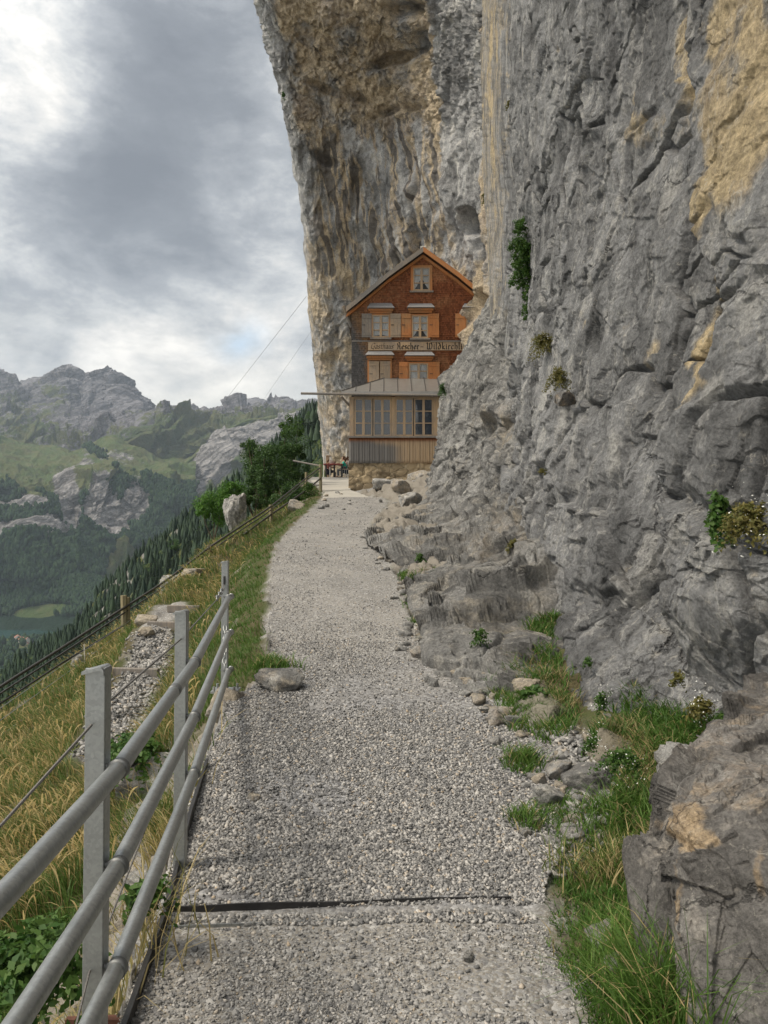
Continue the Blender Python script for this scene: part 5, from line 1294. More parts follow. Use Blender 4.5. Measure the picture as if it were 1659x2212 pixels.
def seated(name, x, y, z, face, shirt, hair, label, sc=1.0, arm=True, hair_long=True):
    """one skinned figure sitting; face = direction in radians"""
    J = {'pel': (0, 0, .50), 'spn': (.02, 0, .72), 'chs': (.05, 0, .93), 'nck': (.07, 0, 1.07), 'hd0': (.09, 0, 1.15), 'hd1': (.11, 0, 1.24), 'hd2': (.10, 0, 1.33)}
    R_ = {'pel': .15, 'spn': .13, 'chs': .145, 'nck': .055, 'hd0': .075, 'hd1': .098, 'hd2': .075}
    E = [('pel', 'spn'), ('spn', 'chs'), ('chs', 'nck'), ('nck', 'hd0'), ('hd0', 'hd1'), ('hd1', 'hd2')]
    for s, n in ((1, 'l'), (-1, 'r')):
        J.update({n + 'sh': (.05, .17 * s, .99), n + 'el': (.17, .22 * s, .76), n + 'wr': (.40, .14 * s, .80), n + 'ha': (.48, .11 * s, .81), n + 'hp': (.03, .10 * s, .48), n + 'kn': (.45, .12 * s, .50), n + 'an': (.43, .12 * s, .09), n + 'to': (.60, .13 * s, .04)})
        R_.update({n + 'sh': .065, n + 'el': .045, n + 'wr': .03, n + 'ha': .035, n + 'hp': .10, n + 'kn': .065, n + 'an': .042, n + 'to': .035})
        E += [('chs', n + 'sh'), (n + 'sh', n + 'el'), (n + 'el', n + 'wr'), (n + 'wr', n + 'ha'), ('pel', n + 'hp'), (n + 'hp', n + 'kn'), (n + 'kn', n + 'an'), (n + 'an', n + 'to')]
        for q in range(4):
            k = n + 'f%d' % q; J[k] = (.56, (.08 + .02 * q) * s, .805); R_[k] = .011; E.append((n + 'ha', k))
        J[n + 'th'] = (.50, .07 * s, .83); R_[n + 'th'] = .012; E.append((n + 'ha', n + 'th'))
    ks = list(J); me = bpy.data.meshes.new(name); me.from_pydata([J[k] for k in ks], [(ks.index(a), ks.index(b)) for a, b in E], [])
    o = link(me, name, M['skin']); md = o.modifiers.new('skin', 'SKIN')
    for i, k in enumerate(ks): me.skin_vertices[0].data[i].radius = (R_[k], R_[k] * (1.25 if k in ('chs', 'spn', 'pel') else 1)); me.skin_vertices[0].data[i].use_root = (k == 'pel')
    o.modifiers.new('sub', 'SUBSURF').levels = 2; o.modifiers['sub'].render_levels = 2
    o.location = (x, y, z); o.rotation_euler = (0, 0, face); o.scale = (sc,) * 3; tag(o, label, 'person')
    def shell(nm, keys, edges, mat, grow, rad=None):
        me2 = bpy.data.meshes.new(nm); me2.from_pydata([J[k] for k in keys], [(keys.index(a), keys.index(b)) for a, b in edges], []); c = link(me2, nm, mat, o)
        c.modifiers.new('skin', 'SKIN')
        for i, k in enumerate(keys): r = R_[k] + grow; me2.skin_vertices[0].data[i].radius = (r, r * (1.25 if k in ('chs', 'spn', 'pel') else 1)); me2.skin_vertices[0].data[i].use_root = i == 0
        c.modifiers.new('sub', 'SUBSURF').render_levels = 2; return c
    shell('shirt', ['pel', 'spn', 'chs', 'lsh', 'rsh', 'lel', 'rel'], [('pel', 'spn'), ('spn', 'chs'), ('chs', 'lsh'), ('chs', 'rsh'), ('lsh', 'lel'), ('rsh', 'rel')], shirt, .014)
    shell('trousers', ['pel', 'lhp', 'lkn', 'lan', 'rhp', 'rkn', 'ran'], [('pel', 'lhp'), ('lhp', 'lkn'), ('lkn', 'lan'), ('pel', 'rhp'), ('rhp', 'rkn'), ('rkn', 'ran')], M['denim'], .018)
    hd = rock_np((0, 0, 0), (.235, .22, .27), 2, 9, 0, .04, .135)[0]; fc = rock_np((0, 0, 0), (.235, .22, .27), 2, 9, 0, .04, .135)[1]
    hd[:, 0] -= np.where(hd[:, 0] > .05, (hd[:, 0] - .05) * .8, 0); hd += np.array([.075, 0, 1.275]); np_mesh('hair', hd, fc, hair, o, smooth=True)
    if hair_long:
        c = MB().tube([(.0, 0, 1.27), (-.05, 0, 1.15), (-.06, 0, 1.0)], [.09, .075, .03], 8).build('ponytail', hair, o, True)
    MB().tube([(.195, 0, 1.245), (.222, 0, 1.225)], [.012, .016], 6).build('nose', M['skin'], o, True)
    MB().tube([(.185, .035, 1.262), (.197, .035, 1.262)], [.012, .006], 6).tube([(.185, -.035, 1.262), (.197, -.035, 1.262)], [.012, .006], 6).build('eyes', M['dark_paint'], o)
    return o
seated('person', tx(744.5), TY + .12, zt - .02, math.pi, M['teal'], M['hair'], 'seated guest in a teal t-shirt with brown hair leaning on the terrace table', .93)
seated('person', tx(751.5), TY + .6, zt - .02, math.pi, M['pink'], M['hair'], 'guest with dark brown hair sitting behind the one in teal', .95)
seated('person', tx(707), TY + .75, zt - .06, 0.0, M['pink'], M['hair'], 'guest half hidden at the far side of the terrace table facing the one in teal', .9)
# ------------------------------------------------------------------ galvanised railing
RL = [(-.655, .35), (-.68, 1.4), (-.724, 2.115), (-.89, 3.63), (-1.31, 6.5)]
def rail_x(y): return float(np.interp(y, [q[1] for q in RL], [q[0] for q in RL]))
def cx_(a): return a
RA = empty('railing', (-.77, 2.1, 0), 'galvanised steel railing with three tubes along the left path edge', 'railing')
RZ = ((.94, .955, .987, 1.05), (.68, .69, .732, .745), (.405, .418, .467, .43))
def rz_at(t, y): return float(np.interp(y, [.35, 2.1, 3.62, 6.5], t))
posts = [(-.785, 2.1, 1.235, -.75), (-.955, 3.62, 1.235, -.55), (-1.345, 6.5, 1.36, .262)]
for i, (x, y, zt_, zb_) in enumerate(posts):
    w = .054; t = .008; D = .05
    # channel section: web faces the camera, flange on the path side, top bent over as a cap
    m = MB(); m.bx(x - w / 2, x + w / 2, y, y + t, zb_, zt_ - .004); m.bx(x + w / 2 - t, x + w / 2, y + t, y + D, zb_, zt_ - .004); m.bx(x - w / 2, x - w / 2 + t, y + t, y + D, zb_, zt_ - .04)
    P_ = part(m, 'post', M['galv'], RA, bevel=.002)
    n = 8; V = []; 
    for k in range(n + 1):
        a = k / n * math.pi / 2; rr = .014
        xx = x + w / 2 - rr + rr * math.cos(a); zz = zt_ - rr + rr * math.sin(a); V += [(xx, y - .012, zz), (xx, y + D + .006, zz)]
    V += [(x - w / 2 - .006, y - .012, zt_ - .012), (x - w / 2 - .006, y + D + .006, zt_ - .012)]
    nn = len(V) // 2; V2_ = [(a, b, c - .009) for a, b, c in V]
    m = MB().add(V + V2_, [(2 * k, 2 * k + 1, 2 * k + 3, 2 * k + 2) for k in range(nn - 1)] + [(2 * nn + 2 * k, 2 * nn + 2 * k + 2, 2 * nn + 2 * k + 3, 2 * nn + 2 * k + 1) for k in range(nn - 1)] + [(2 * k, 2 * k + 2, 2 * nn + 2 * k + 2, 2 * nn + 2 * k) for k in range(nn - 1)] + [(2 * k + 1, 2 * nn + 2 * k + 1, 2 * nn + 2 * k + 3, 2 * k + 3) for k in range(nn - 1)] + [(2 * nn - 2, 2 * nn - 1, 4 * nn - 1, 4 * nn - 2)])
    part(m, 'cap', M['galv'], RA, P_)
    if i == 2:
        part(MB().bx(x - .10, x + .12, y - .07, y + .12, zb_ - .002, zb_ + .014), 'base_plate', M['galv'], RA, P_)
        b = MB()
        for dx in (-.075, .095):
            for dy in (-.045, .095): b.tube([(x + dx, y + dy, zb_ + .014), (x + dx, y + dy, zb_ + .05)], .011, 6)
        part(b, 'bolt', M['galv'], RA, P_)
rail_pts = []
for zi, z in enumerate(RZ):
    pts = [(rail_x(yy) + (.0 if yy < 6.4 else 0), yy, rz_at(z, yy)) for yy in np.linspace(.35, 6.62, 40)]
    part(MB().tube(pts, .0242, 20), 'rail', M['galv'], RA, smooth=True)
    e_ = pts[-1]; part(MB().tube([e_, (e_[0], e_[1] + .03, e_[2])], [.027, .015], 14), 'end_cap', M['galv'], RA, smooth=True)
    for yy in (2.115, 3.635, 6.5):
        z_ = rz_at(z, yy); rx = rail_x(yy)
        part(MB().tube([(rx - .001, yy - .012, z_), (rx + .001, yy + .012, z_)], .0285, 18), 'clamp', M['clamp'], RA, smooth=True)
        part(MB().tube([(rx - .02, yy, z_ + .002), (rx - .065, yy + .012, z_ + .012)], .008, 8), 'clamp_arm', M['clamp'], RA, smooth=True)
    yj = (3.0, 2.2, 1.4)[zi]
for z, yj in ((.975, 3.05), (.948, 1.22)):
    part(MB().tube([(rail_x(yj - .03), yj - .03, z), (rail_x(yj + .03), yj + .03, z)], .0255, 18), 'sleeve', M['clamp'], RA, smooth=True)
# wire ropes outside the posts
def rope(pts, r=.004, mat='rope'): return part(MB().tube(pts, r, 6), 'wire_rope', M[mat], RA)
rope([(-1.02, .9, .62), (-.79, 2.092, 1.08)]); rope([(-.80, 2.16, 1.10), (-.95, 3.60, 1.10), (-1.32, 6.3, 1.10), (-1.345, 6.47, 1.16)])
rope([(-.60, 1.0, .12), (-.79, 2.092, .42), (-.955, 3.61, .62), (-1.34, 6.48, .62)], .0032)
rope([(-.58, .9, -.1), (-.79, 2.09, .30)], .003)
def chain(p0, p1, n, r=.016, w=.005):
    p0, p1 = np.array(p0), np.array(p1); T_ = (p1 - p0) / np.linalg.norm(p1 - p0); L = np.linalg.norm(p1 - p0) / n
    for k in range(n):
        c = p0 + T_ * L * (k + .5); a = np.cross(T_, (0, 0, 1.)) if k % 2 == 0 else np.cross(np.cross(T_, (0, 0, 1.)), T_); a /= np.linalg.norm(a)
        pts = [c + T_ * L * .62 * math.cos(q) + a * r * math.sin(q) for q in np.linspace(0, 2 * math.pi, 13)]
        part(MB().tube(pts, w, 5, cap=False), 'chain_link', M['galv'], RA, smooth=True)
chain((-1.35, 6.46, 1.13), (-1.28, 5.9, 1.09), 6); chain((-1.33, 6.46, .82), (-1.28, 6.2, .50), 8, .014)
part(MB().bx(-1.352, -1.338, 6.484, 6.497, 1.16, 1.23), 'shackle', M['black_steel'], RA)
part(MB().bx(-1.02, -.66, 2.62, 2.66, -.10, -.04).bx(-1.06, -.70, 2.60, 2.62, -.16, -.02), 'bracket', M['rust'], RA)

# black steel edging along the near path edge
def edge_x(y): return float(np.interp(y, [0, 2.0, 2.5, 3.2, 4.15, 4.9], [-.80, -.83, -.855, -.93, -1.065, -1.15]))
ys_ = np.linspace(.6, 4.9, 60); V = []
for y in ys_:
    x = edge_x(y); z0 = float(zp(y)); x += .03; zt2 = z0 + .05 + .004 * math.sin(y * 5); V += [(x - .009, y, z0 - .12), (x - .009, y, zt2), (x + .009, y, zt2), (x + .009, y, z0 - .12)]
Fc = [(4 * i + s, 4 * i + 4 + s, 4 * i + 5 + s, 4 * i + 1 + s) for i in range(59) for s in range(3)]
tag(MB().add(V, Fc).build('edging', M['black_steel']), 'long black steel edging strip between path and slope under the railing', 'edging')
# drain
DR = empty('drain', (-.1, 3.22, 0), 'black steel drain channel filled with gravel across the path', 'drain')
part(MB().add([(-.94, 3.14, .012), (.66, 3.26, .012), (.66, 3.266, .012), (-.94, 3.146, .012), (-.94, 3.14, -.1), (.66, 3.26, -.1), (.66, 3.266, -.1), (-.94, 3.146, -.1)], [(0, 1, 2, 3), (0, 4, 5, 1), (3, 2, 6, 7)]), 'front_edge', M['galv'], DR)
m = MB()
xs = np.linspace(-.90, .55, 30); V = []
for x in xs:
    y = 3.27 + (x + .94) * .062; z = .030 + .003 * math.sin(x * 9); V += [(x, y, -.1), (x, y, z), (x, y + .008, z), (x, y + .008, -.1)]
m.add(V, [(4 * i + s, 4 * i + 4 + s, 4 * i + 5 + s, 4 * i + 1 + s) for i in range(29) for s in range(3)])
part(m, 'back_edge', M['black_steel'], DR)

# ------------------------------------------------------------------ wooden fence with dark pipes on the slope
def P3(px, py, d): return np.array(vec(px, py, d))
WF = empty('wooden_fence', tuple(P3(585, 1140, 26)), 'old fence of wooden posts with dark rails beside the drop on the left', 'fence')
fp = [((693, 1062, 33.0), (692, 1003, 33.0), .075), ((661, 1075, 34.5), (661, 1020, 34.5), .06), ((587, 1145, 25.5), (585, 1090, 25.5), .075), ((466, 1222, 20.5), (451, 1176, 20.5), .05), ((458, 1215, 20.4), (449, 1178, 20.4), .035), ((270, 1377, 17.5), (267, 1286, 17.5), .07), ((279, 1377, 17.6), (275, 1290, 17.6), .055)]
for (a, b, w) in fp:
    p, q = P3(*a), P3(*b); part(MB().tube([p - (0, 0, .3), q], w, 6), 'post', M['wood_post'], WF)
top = [P3(692, 1010, 33), P3(660, 1034, 31), P3(585, 1094, 25.4), P3(520, 1137, 23), P3(452, 1183, 20.3), P3(360, 1253, 19), P3(268, 1313, 17.4), P3(130, 1402, 15.2), P3(0, 1484, 13.2), P3(-160, 1590, 11)]
part(MB().tube(cr(np.array(top), 60), .030, 8), 'rail', M['dark_pipe'], WF, smooth=True)
part(MB().tube(cr(np.array([q + (0, 0.05, -.11) for q in top]), 60), .018, 6), 'cable', M['dark_pipe'], WF)
low = [P3(693, 1033, 33), P3(660, 1060, 31), P3(585, 1112, 25.4), P3(520, 1160, 23), P3(462, 1206, 20.3)]
part(MB().tube(cr(np.array(low), 30), .034, 8), 'rail', M['dark_pipe'], WF, smooth=True)
part(MB().tube([P3(633, 995, 33.5), P3(690, 1006, 33.0)], .04, 6), 'brace', M['wood_grey'], WF)
part(MB().tube([P3(660, 1052, 34.5), P3(694, 1047, 33.0)], .04, 6), 'brace', M['wood_grey'], WF); part(MB().tube([P3(660, 1062, 34.5), P3(692, 1074, 33.0)], .04, 6), 'brace', M['wood_grey'], WF)
rope2 = [P3(268, 1350, 17.4), P3(130, 1435, 15.0), P3(0, 1520, 13.0), P3(-150, 1600, 11)]
part(MB().tube(rope2, .02, 6), 'cable', M['dark_pipe'], WF)
# thin electric wires on white stakes
EF = empty('wire_fence', tuple(P3(184, 1430, 15.5)), 'thin white stake fence with bare wires in front of the dark rails', 'wire fence')
for (a, b) in (((184, 1435, 15.5), (182, 1392, 15.5)), ((350, 1300, 19), (349, 1280, 19))): part(MB().tube([P3(*a) - (0, 0, .15), P3(*b)], .012, 6), 'stake', M['white_paint'], EF)
for k, dy in enumerate((0, 22, 50)): part(MB().tube([P3(420, 1235 + dy * .4, 21), P3(265, 1352 + dy * .5, 17.2), P3(182, 1405 + dy, 15.4), P3(0, 1530 + dy * 1.2, 12.0)], .006, 5), 'wire', M['galv'], EF)
# step risers on the side trail
for i, (px, py, d, w, lab) in enumerate([(282, 1432, 10.7, .85, 'nearest pale timber step riser across the side trail'), (368, 1389, 12.8, .75, 'middle timber step riser of the side trail'), (398, 1362, 14.0, .6, 'upper timber step riser of the side trail')]):
    x = (px - CX) / F * d; 
    td, tz_ = trail(np.array([x]), np.array([d])); z = float(ground_z(np.array([x]), np.array([d]), False)[0])
    o = MB().box((x, d, z + .03), (w, .09, .13), (0, 0, -.12)).build('step_riser', M['wood_grey'], bevel=.01); tag(o, lab, 'step')
# lift cables crossing the sky
for i, (a, b, lab) in enumerate([((455, 905, 420), (662, 640, 90), 'thin overhead cable rising steeply from the skyline to the cliff'), ((540, 905, 430), (690, 690, 100), 'fainter overhead cable right of the first one against the sky')]):
    tag(MB().tube([P3(*a), P3(*b)], [.05, .02] if i == 0 else [.035, .012], 5).build('cable', M['rope']), lab, 'cable')

# ------------------------------------------------------------------ grass
def blades(name, x, y, h, w, lean, tint, seed, z=None, label='grass', bend=None, kind=True):
    rg = np.random.default_rng(seed); n = len(x)
    if z is None: z = ground_z(x, y)
    a = rg.uniform(0, 2 * math.pi, n); la = rg.uniform(0, 2 * math.pi, n) if bend is None else bend + rg.normal(0, .8, n)
    lx, ly = np.cos(la) * lean * h, np.sin(la) * lean * h; sxw, syw = np.cos(a) * w / 2, np.sin(a) * w / 2
    P_ = np.zeros((n, 7, 3))
    for k, (f, ww, bf) in enumerate([(0, 1, 0), (.4, .85, .16), (.75, .55, .5)]):
        zz = z + h * f * (1 - .25 * lean * f) - .01
        P_[:, 2 * k] = np.stack([x + lx * bf - sxw * ww, y + ly * bf - syw * ww, zz], 1); P_[:, 2 * k + 1] = np.stack([x + lx * bf + sxw * ww, y + ly * bf + syw * ww, zz], 1)
    P_[:, 6] = np.stack([x + lx, y + ly, z + h * (1 - .35 * np.minimum(lean, 1.4))], 1)
    b = (np.arange(n) * 7)[:, None]
    q = np.concatenate([b + np.array([[0, 1, 3, 2]]), b + np.array([[2, 3, 5, 4]])]); t_ = b + np.array([[4, 5, 6]])
    o = np_mesh(name, P_.reshape(-1, 3), [q, t_], M['grass'], cols=np.repeat(tint, 7, axis=0))
    if kind: tag(o, label, 'grass', kind='stuff')
    return o, P_
GREEN = np.array([.055, .12, .022]); GREEN2 = np.array([.10, .17, .035]); GOLD = np.array([.27, .20, .08]); STRAW = np.array([.36, .29, .15]); OLIVE = np.array([.13, .145, .04])
def mixc(a, b, f): return a[None] * (1 - f[:, None]) + b[None] * f[:, None]
rg = np.random.default_rng(21)
def samp(n, y0, y1, s0, s1, fn):
    y = np.exp(rg.uniform(math.log(y0), math.log(y1), n)); x = rg.uniform(s0, s1, n) * y; k = rg.uniform(0, 1, n) < fn(x, y); return x[k], y[k]
def leftmask(x, y):
    L = xl(y) - x; td, _ = trail(x, y); n = pn(np.stack([x * 1.2, y * 1.2, x * 0], 1), 31)
    m = sstep(.02, .22, L + n * .12) * np.where(y < 6.9, sstep(.45, .95, L + n * .2), 1) * ((td > .40) | (y < 7.6) | (y > 14.6))
    rocky = sstep(.25, .55, fbm(np.stack([x * 1.1, y * 1.1, x * 0], 1), 3, 33))
    return m * (1 - .4 * rocky)
def gold(x, y):
    p = np.stack([x * .55, y * .35, x * 0], 1); L = xl(y) - x
    f = sstep(-.35, .35, fbm(p, 3, 41) + .25 * (L > 1.1) + .25 * sstep(16, 9, y) * (L > 1.5) - 1.0 * (L < .55 + .02 * y) * (y > 6.5) )
    return f
x, y = samp(330000, 2.2, 46, -1.05, -.02, leftmask)
f = gold(x, y) * rg.uniform(.6, 1.1, len(x)); f = np.clip(f, 0, 1)
col = np.where((rg.uniform(0, 1, len(x)) < f * .30)[:, None], mixc(GOLD, STRAW, rg.uniform(0, 1, len(x))), mixc(GREEN, OLIVE, np.clip(rg.uniform(-.2, .6, len(x)) + f * .35, 0, 1)))
h = rg.uniform(.06, .19, len(x)) * (1 + .6 * f) * (.75 + .5 * (pn(np.stack([x * 2, y * 2, x * 0], 1), 55) > 0)); L = xl(y) - x; h *= np.where((L < .9) & (y > 6.5), .62, 1)
blades('grass', x, y, h, .0032 + .0007 * y, rg.uniform(.3, 1.3, len(x)), col, 22, label='long green and golden grass covering the slope left of the path', bend=math.pi * .9)
# seed heads on long stalks near the camera
def stalks(name, x, y, hh, col, seed, label):
    z = ground_z(x, y); rg = np.random.default_rng(seed); n = len(x); V = []; 
    la = math.pi * .9 + rg.normal(0, .9, n); ln = rg.uniform(.3, .7, n) * hh
    ts = np.linspace(0, 1, 8); P_ = np.zeros((n, 8, 2, 3)); wd = rg.uniform(.0010, .0018, n) * (1 + y * .10)
    for k, t_ in enumerate(ts):
        cxx = x + np.cos(la) * ln * t_ ** 2.2; cyy = y + np.sin(la) * ln * t_ ** 2.2; cz = z + hh * (t_ - .38 * t_ ** 3)
        ww = wd * (1 if t_ < .7 else (2.6 if t_ < .95 else 1)) ; a = la + math.pi / 2
        P_[:, k, 0] = np.stack([cxx - np.cos(a) * ww, cyy - np.sin(a) * ww, cz], 1); P_[:, k, 1] = np.stack([cxx + np.cos(a) * ww, cyy + np.sin(a) * ww, cz + ww * .6], 1)
    b = (np.arange(n) * 16)[:, None]; q = np.concatenate([b + np.array([[2 * k, 2 * k + 1, 2 * k + 3, 2 * k + 2]]) for k in range(7)])
    o = np_mesh(name, P_.reshape(-1, 3), q, M['grass'], cols=np.repeat(col, 16, axis=0)); tag(o, label, 'grass', kind='stuff')
x, y = samp(26000, 2.2, 22, -.95, -.05, lambda x, y: leftmask(x, y) * (.15 + .85 * gold(x, y)) * ((xl(y) - x) > .5))
stalks('grass', x, y, rg.uniform(.22, .46, len(x)), mixc(GOLD * 1.15, STRAW * 1.1, rg.uniform(0, 1, len(x))), 23, 'dry seed stalks standing above the grass on the left slope')
# right bank grass and patches between the stones
PATCH = [(1172, 1352, .25), (1185, 1375, .2), (1115, 1410, .30), (1140, 1480, .34), (1155, 1545, .30), (1165, 1430, .2), (1180, 1510, .22), (1195, 1590, .14), (925, 1300, .22), (940, 1340, .22), (1055, 1415, .16), (1035, 1360, .2), (1130, 1650, .12), (1145, 1765, .10), (1200, 1750, .13), (1235, 1760, .12), (1290, 1690, .2), (1320, 1740, .26), (1330, 1790, .22), (1350, 1640, .25), (1390, 1600, .3), (1290, 1820, .2), (1480, 1560, .35), (1420, 1540, .3), (845, 1185, .2), (900, 1240, .2), (1090, 1290, .3), (1115, 1180, .25)]
pc = []
for (px, py, r) in PATCH:
    lo, hi = 2.0, 30.0
    for d in np.arange(2.2, 30, .05):
        P_ = at(px, py, d); 
        if P_[2] < float(ground_z(P_[0:1], P_[1:2], False)[0]) + .02: break
    pc.append((P_[0], P_[1], r * max(1, P_[1] / 7)))
def rightmask(x, y):
    R = x - xr(y); n = pn(np.stack([x * 3, y * 3, x * 0], 1), 61)
    near = sstep(0, .12, R + n * .15 + .02) * (y < 3.9) * (y > 1.2) + sstep(.1, .3, R + n * .15) * (y >= 3.9) * (y < 5.2) * .8 * (R > .25)
    m = near * (x < 1.35 + .12 * (y - 2.5) * 1.2)
    for (a, b, r) in pc: m = np.maximum(m, 1 - sstep(.6, 1.2, np.hypot(x - a, (y - b) * .7) / r + n * .3))
    return np.clip(m, 0, 1)
x, y = samp(210000, 1.9, 16, .0, .62, rightmask)
f = np.clip(pn(np.stack([x * 1.6, y * 1.6, x * 0], 1), 62) * .8 + rg.uniform(-.1, .5, len(x)), 0, 1); R = x - xr(y)
col = mixc(GREEN, GREEN2, f); dry = rg.uniform(0, 1, len(x)) < .10 + .35 * (np.abs(R - .45) < .12) * (y > 3.3); col[dry] = STRAW * .8
h = rg.uniform(.025, .06, len(x)) * (1 + 1.6 * sstep(.3, .6, R) * (y < 5)) * (1 + 1.6 * (y > 5))
blades('grass', x, y, h, .0032 + .0010 * y, rg.uniform(.3, 1.3, len(x)), col, 24, label='short green grass on the bank between the gravel and the rocks on the right')
# tall tufts by the boulder
def tuft(px, py, d, n, h0, h1, spread, label, colmix=(GREEN, GREEN2), name='grass_tuft', lean=(.4, 1.1), onrock=None, dry=.1):
    P_ = at(px, py, d); rg_ = np.random.default_rng(int(px * 7 + py)); x = P_[0] + rg_.normal(0, spread, n); y = P_[1] + rg_.normal(0, spread, n)
    z = ground_z(x, y) if onrock is None else np.full(n, P_[2]) + rg_.normal(0, spread * .5, n)
    c = mixc(colmix[0], colmix[1], rg_.uniform(0, 1, n)); c[rg_.uniform(0, 1, n) < dry] = STRAW
    c[:, :] *= 1.0
    ox = np.array([P_[0], P_[1], float(z.mean())])
    o, _ = blades(name, x, y, rg_.uniform(h0, h1, n), .0035 + .0009 * P_[1], rg_.uniform(*lean, n), c, int(px), z=z, kind=False); tag(o, label, 'grass tuft')
    return o
tuft(1425, 2150, 2.45, 420, .25, .48, .07, 'tall dark green grass blades rising in front of the big boulder')
tuft(1490, 2230, 2.2, 60, .25, .5, .05, 'few long grass blades standing before the lower face of the big boulder')
tuft(1370, 1990, 2.75, 500, .10, .22, .08, 'lush tuft of bright green grass at the left foot of the big boulder', (GREEN2, GREEN2 * 1.2))
tuft(1310, 1790, 3.6, 800, .08, .2, .11, 'dense tuft with dry strands at the top of the grass bank', (GREEN, OLIVE), dry=.3)
tuft(1345, 1690, 4.0, 800, .1, .22, .13, 'tuft of long thin grass below the grey wall beside small white flowers', (GREEN, GREEN2))
tuft(1135, 1655, 4.95, 260, .06, .15, .06, 'small round grass tuft alone in the gravel right of the path')
tuft(1135, 1775, 4.1, 160, .05, .13, .05, 'low grass tuft beside the grey angular stone')
tuft(1050, 1412, 7.3, 240, .08, .2, .07, 'small tuft of grass below the ledge next to the stones')
tuft(350, 1760, 4.6, 500, .18, .34, .09, 'yellowish grass tuft behind the lower rails', (OLIVE, GOLD), dry=.3)
tuft(345, 1640, 5.4, 700, .2, .42, .16, 'long grass arching over the brown outcrop below the railing', (GREEN, OLIVE), dry=.3)
tuft(585, 1450, 7.2, 500, .08, .17, .10, 'short grass clump on the left path edge near the low rock mound')
tuft(150, 1970, 2.9, 900, .22, .45, .16, 'sweeping dry grass clump left of the nearest steel post', (OLIVE, STRAW), dry=.4)

# ------------------------------------------------------------------ leafy plants, bushes and trees
def leaves(pts, nrm, size, seed, fold=.25):
    rg = np.random.default_rng(seed); n = len(pts)
    t1 = rg.normal(0, 1, (n, 3)); t1 /= np.linalg.norm(t1, axis=1, keepdims=True)
    nn = nrm + rg.normal(0, .6, (n, 3)); nn /= np.linalg.norm(nn, axis=1, keepdims=True)
    u = np.cross(t1, nn); u /= np.linalg.norm(u, axis=1, keepdims=True) + 1e-9; v = np.cross(nn, u); s = (size * rg.uniform(.6, 1.3, n))[:, None]
    Q = np.stack([pts - u * s * .6, pts + v * s * .32 + nn * s * .1, pts + u * s * .6, pts - v * s * .32 + nn * s * .1], 1)
    return Q.reshape(-1, 3), (np.arange(n) * 4)[:, None] + np.array([[0, 1, 2, 3]])
def foliage(name, c, rad, n, size, mat, seed, parent, clumps=26, flat=1.0, shell=.55):
    """leaves gathered in clumps through an uneven crown"""
    rg = np.random.default_rng(seed); K = clumps
    d = rg.normal(0, 1, (K, 3)); d /= np.linalg.norm(d, axis=1, keepdims=True); r = rg.uniform(.25, 1.0, (K, 1)) ** .6
    cc = d * r * np.array(rad) * .82; cr_s = rg.uniform(.14, .42, K) * min(rad) * 1.1
    k = rg.integers(0, K, n); q = rg.normal(0, 1, (n, 3)); q /= np.linalg.norm(q, axis=1, keepdims=True); rr = rg.uniform(shell, 1.05, (n, 1)) * (1 + .25 * pn(q * 3 + k[:, None], seed)[:, None])
    pts = cc[k] + q * rr * cr_s[k][:, None]; pts[:, 2] *= flat
    V, Fc = leaves(pts, q * .7 + np.array([0, 0, .5]), size, seed + 1)
    return np_mesh(name, V + np.array(c), Fc, M[mat], parent)
def bush(name, px, py, d, rad, n, size, mat, seed, label, cat, trunk=0.0, clumps=24):
    c = np.array(vec(px, py, d)); e = empty(name, tuple(c - np.array([0, 0, rad[2]])), label, cat)
    foliage('crown', (0, 0, rad[2]), rad, n, size, mat, seed, e, clumps)
    rg = np.random.default_rng(seed); m = MB(); b = np.array([0, 0, -trunk])
    for k in range(5):
        a = rg.uniform(0, 6.28); tip = np.array([math.cos(a) * rad[0] * .6, math.sin(a) * rad[1] * .6, rad[2] * rg.uniform(1.0, 1.6)]); mid = tip * .45 + b * .5 + rg.normal(0, .05, 3) * rad[0]
        m.tube([b, mid, tip], [max(rad) * .035, max(rad) * .02, max(rad) * .006], 6)
    m.build('trunk', M['bark'], e); return e
bush('broadleaf_tree', 575, 1020, 36, (1.35, 1.2, 1.85), 12000, .085, 'leaf_dark', 1, 'largest dark green leafy tree right of the tall pale boulder', 'tree', 1.5, 34)
bush('broadleaf_tree', 634, 1000, 38, (1.0, 1.1, 1.9), 8000, .085, 'leaf_dark', 2, 'dark leafy tree between the largest tree and the terrace fence', 'tree', 1.6, 30)
bush('broadleaf_tree', 552, 968, 38, (.8, .8, .85), 3000, .08, 'leaf_dark', 7, 'upper left leafy tree top above the tall pale boulder', 'tree', 2, 16)
bush('broadleaf_tree', 628, 930, 40, (.7, .8, .9), 2200, .08, 'leaf_green', 3, 'thin tree top with airy leaves near the cliff edge', 'tree', 2, 18)
bush('bush', 620, 1075, 32, (.9, .9, .75), 4200, .075, 'leaf_dark', 4, 'dark bush at the fence below the leafy trees', 'bush', .4)
bush('bush', 550, 1075, 33, (.85, .8, .6), 3600, .075, 'leaf_dark', 5, 'dark green bush directly right of the tall pale boulder', 'bush', .4)
bush('bush', 462, 1100, 38, (1.0, 1.0, 1.05), 5200, .09, 'leaf_bright', 6, 'bright green bush on the left of the tall pale boulder', 'bush', .6)
bush('bush', 500, 1060, 40, (.8, .8, .6), 2600, .09, 'leaf_bright', 8, 'bright green foliage behind the top of the tall pale boulder', 'bush', .6)
bush('bush', 670, 1065, 31, (.5, .5, .45), 1500, .06, 'leaf_green', 9, 'small bush below the fence post at the terrace corner', 'bush', .2)
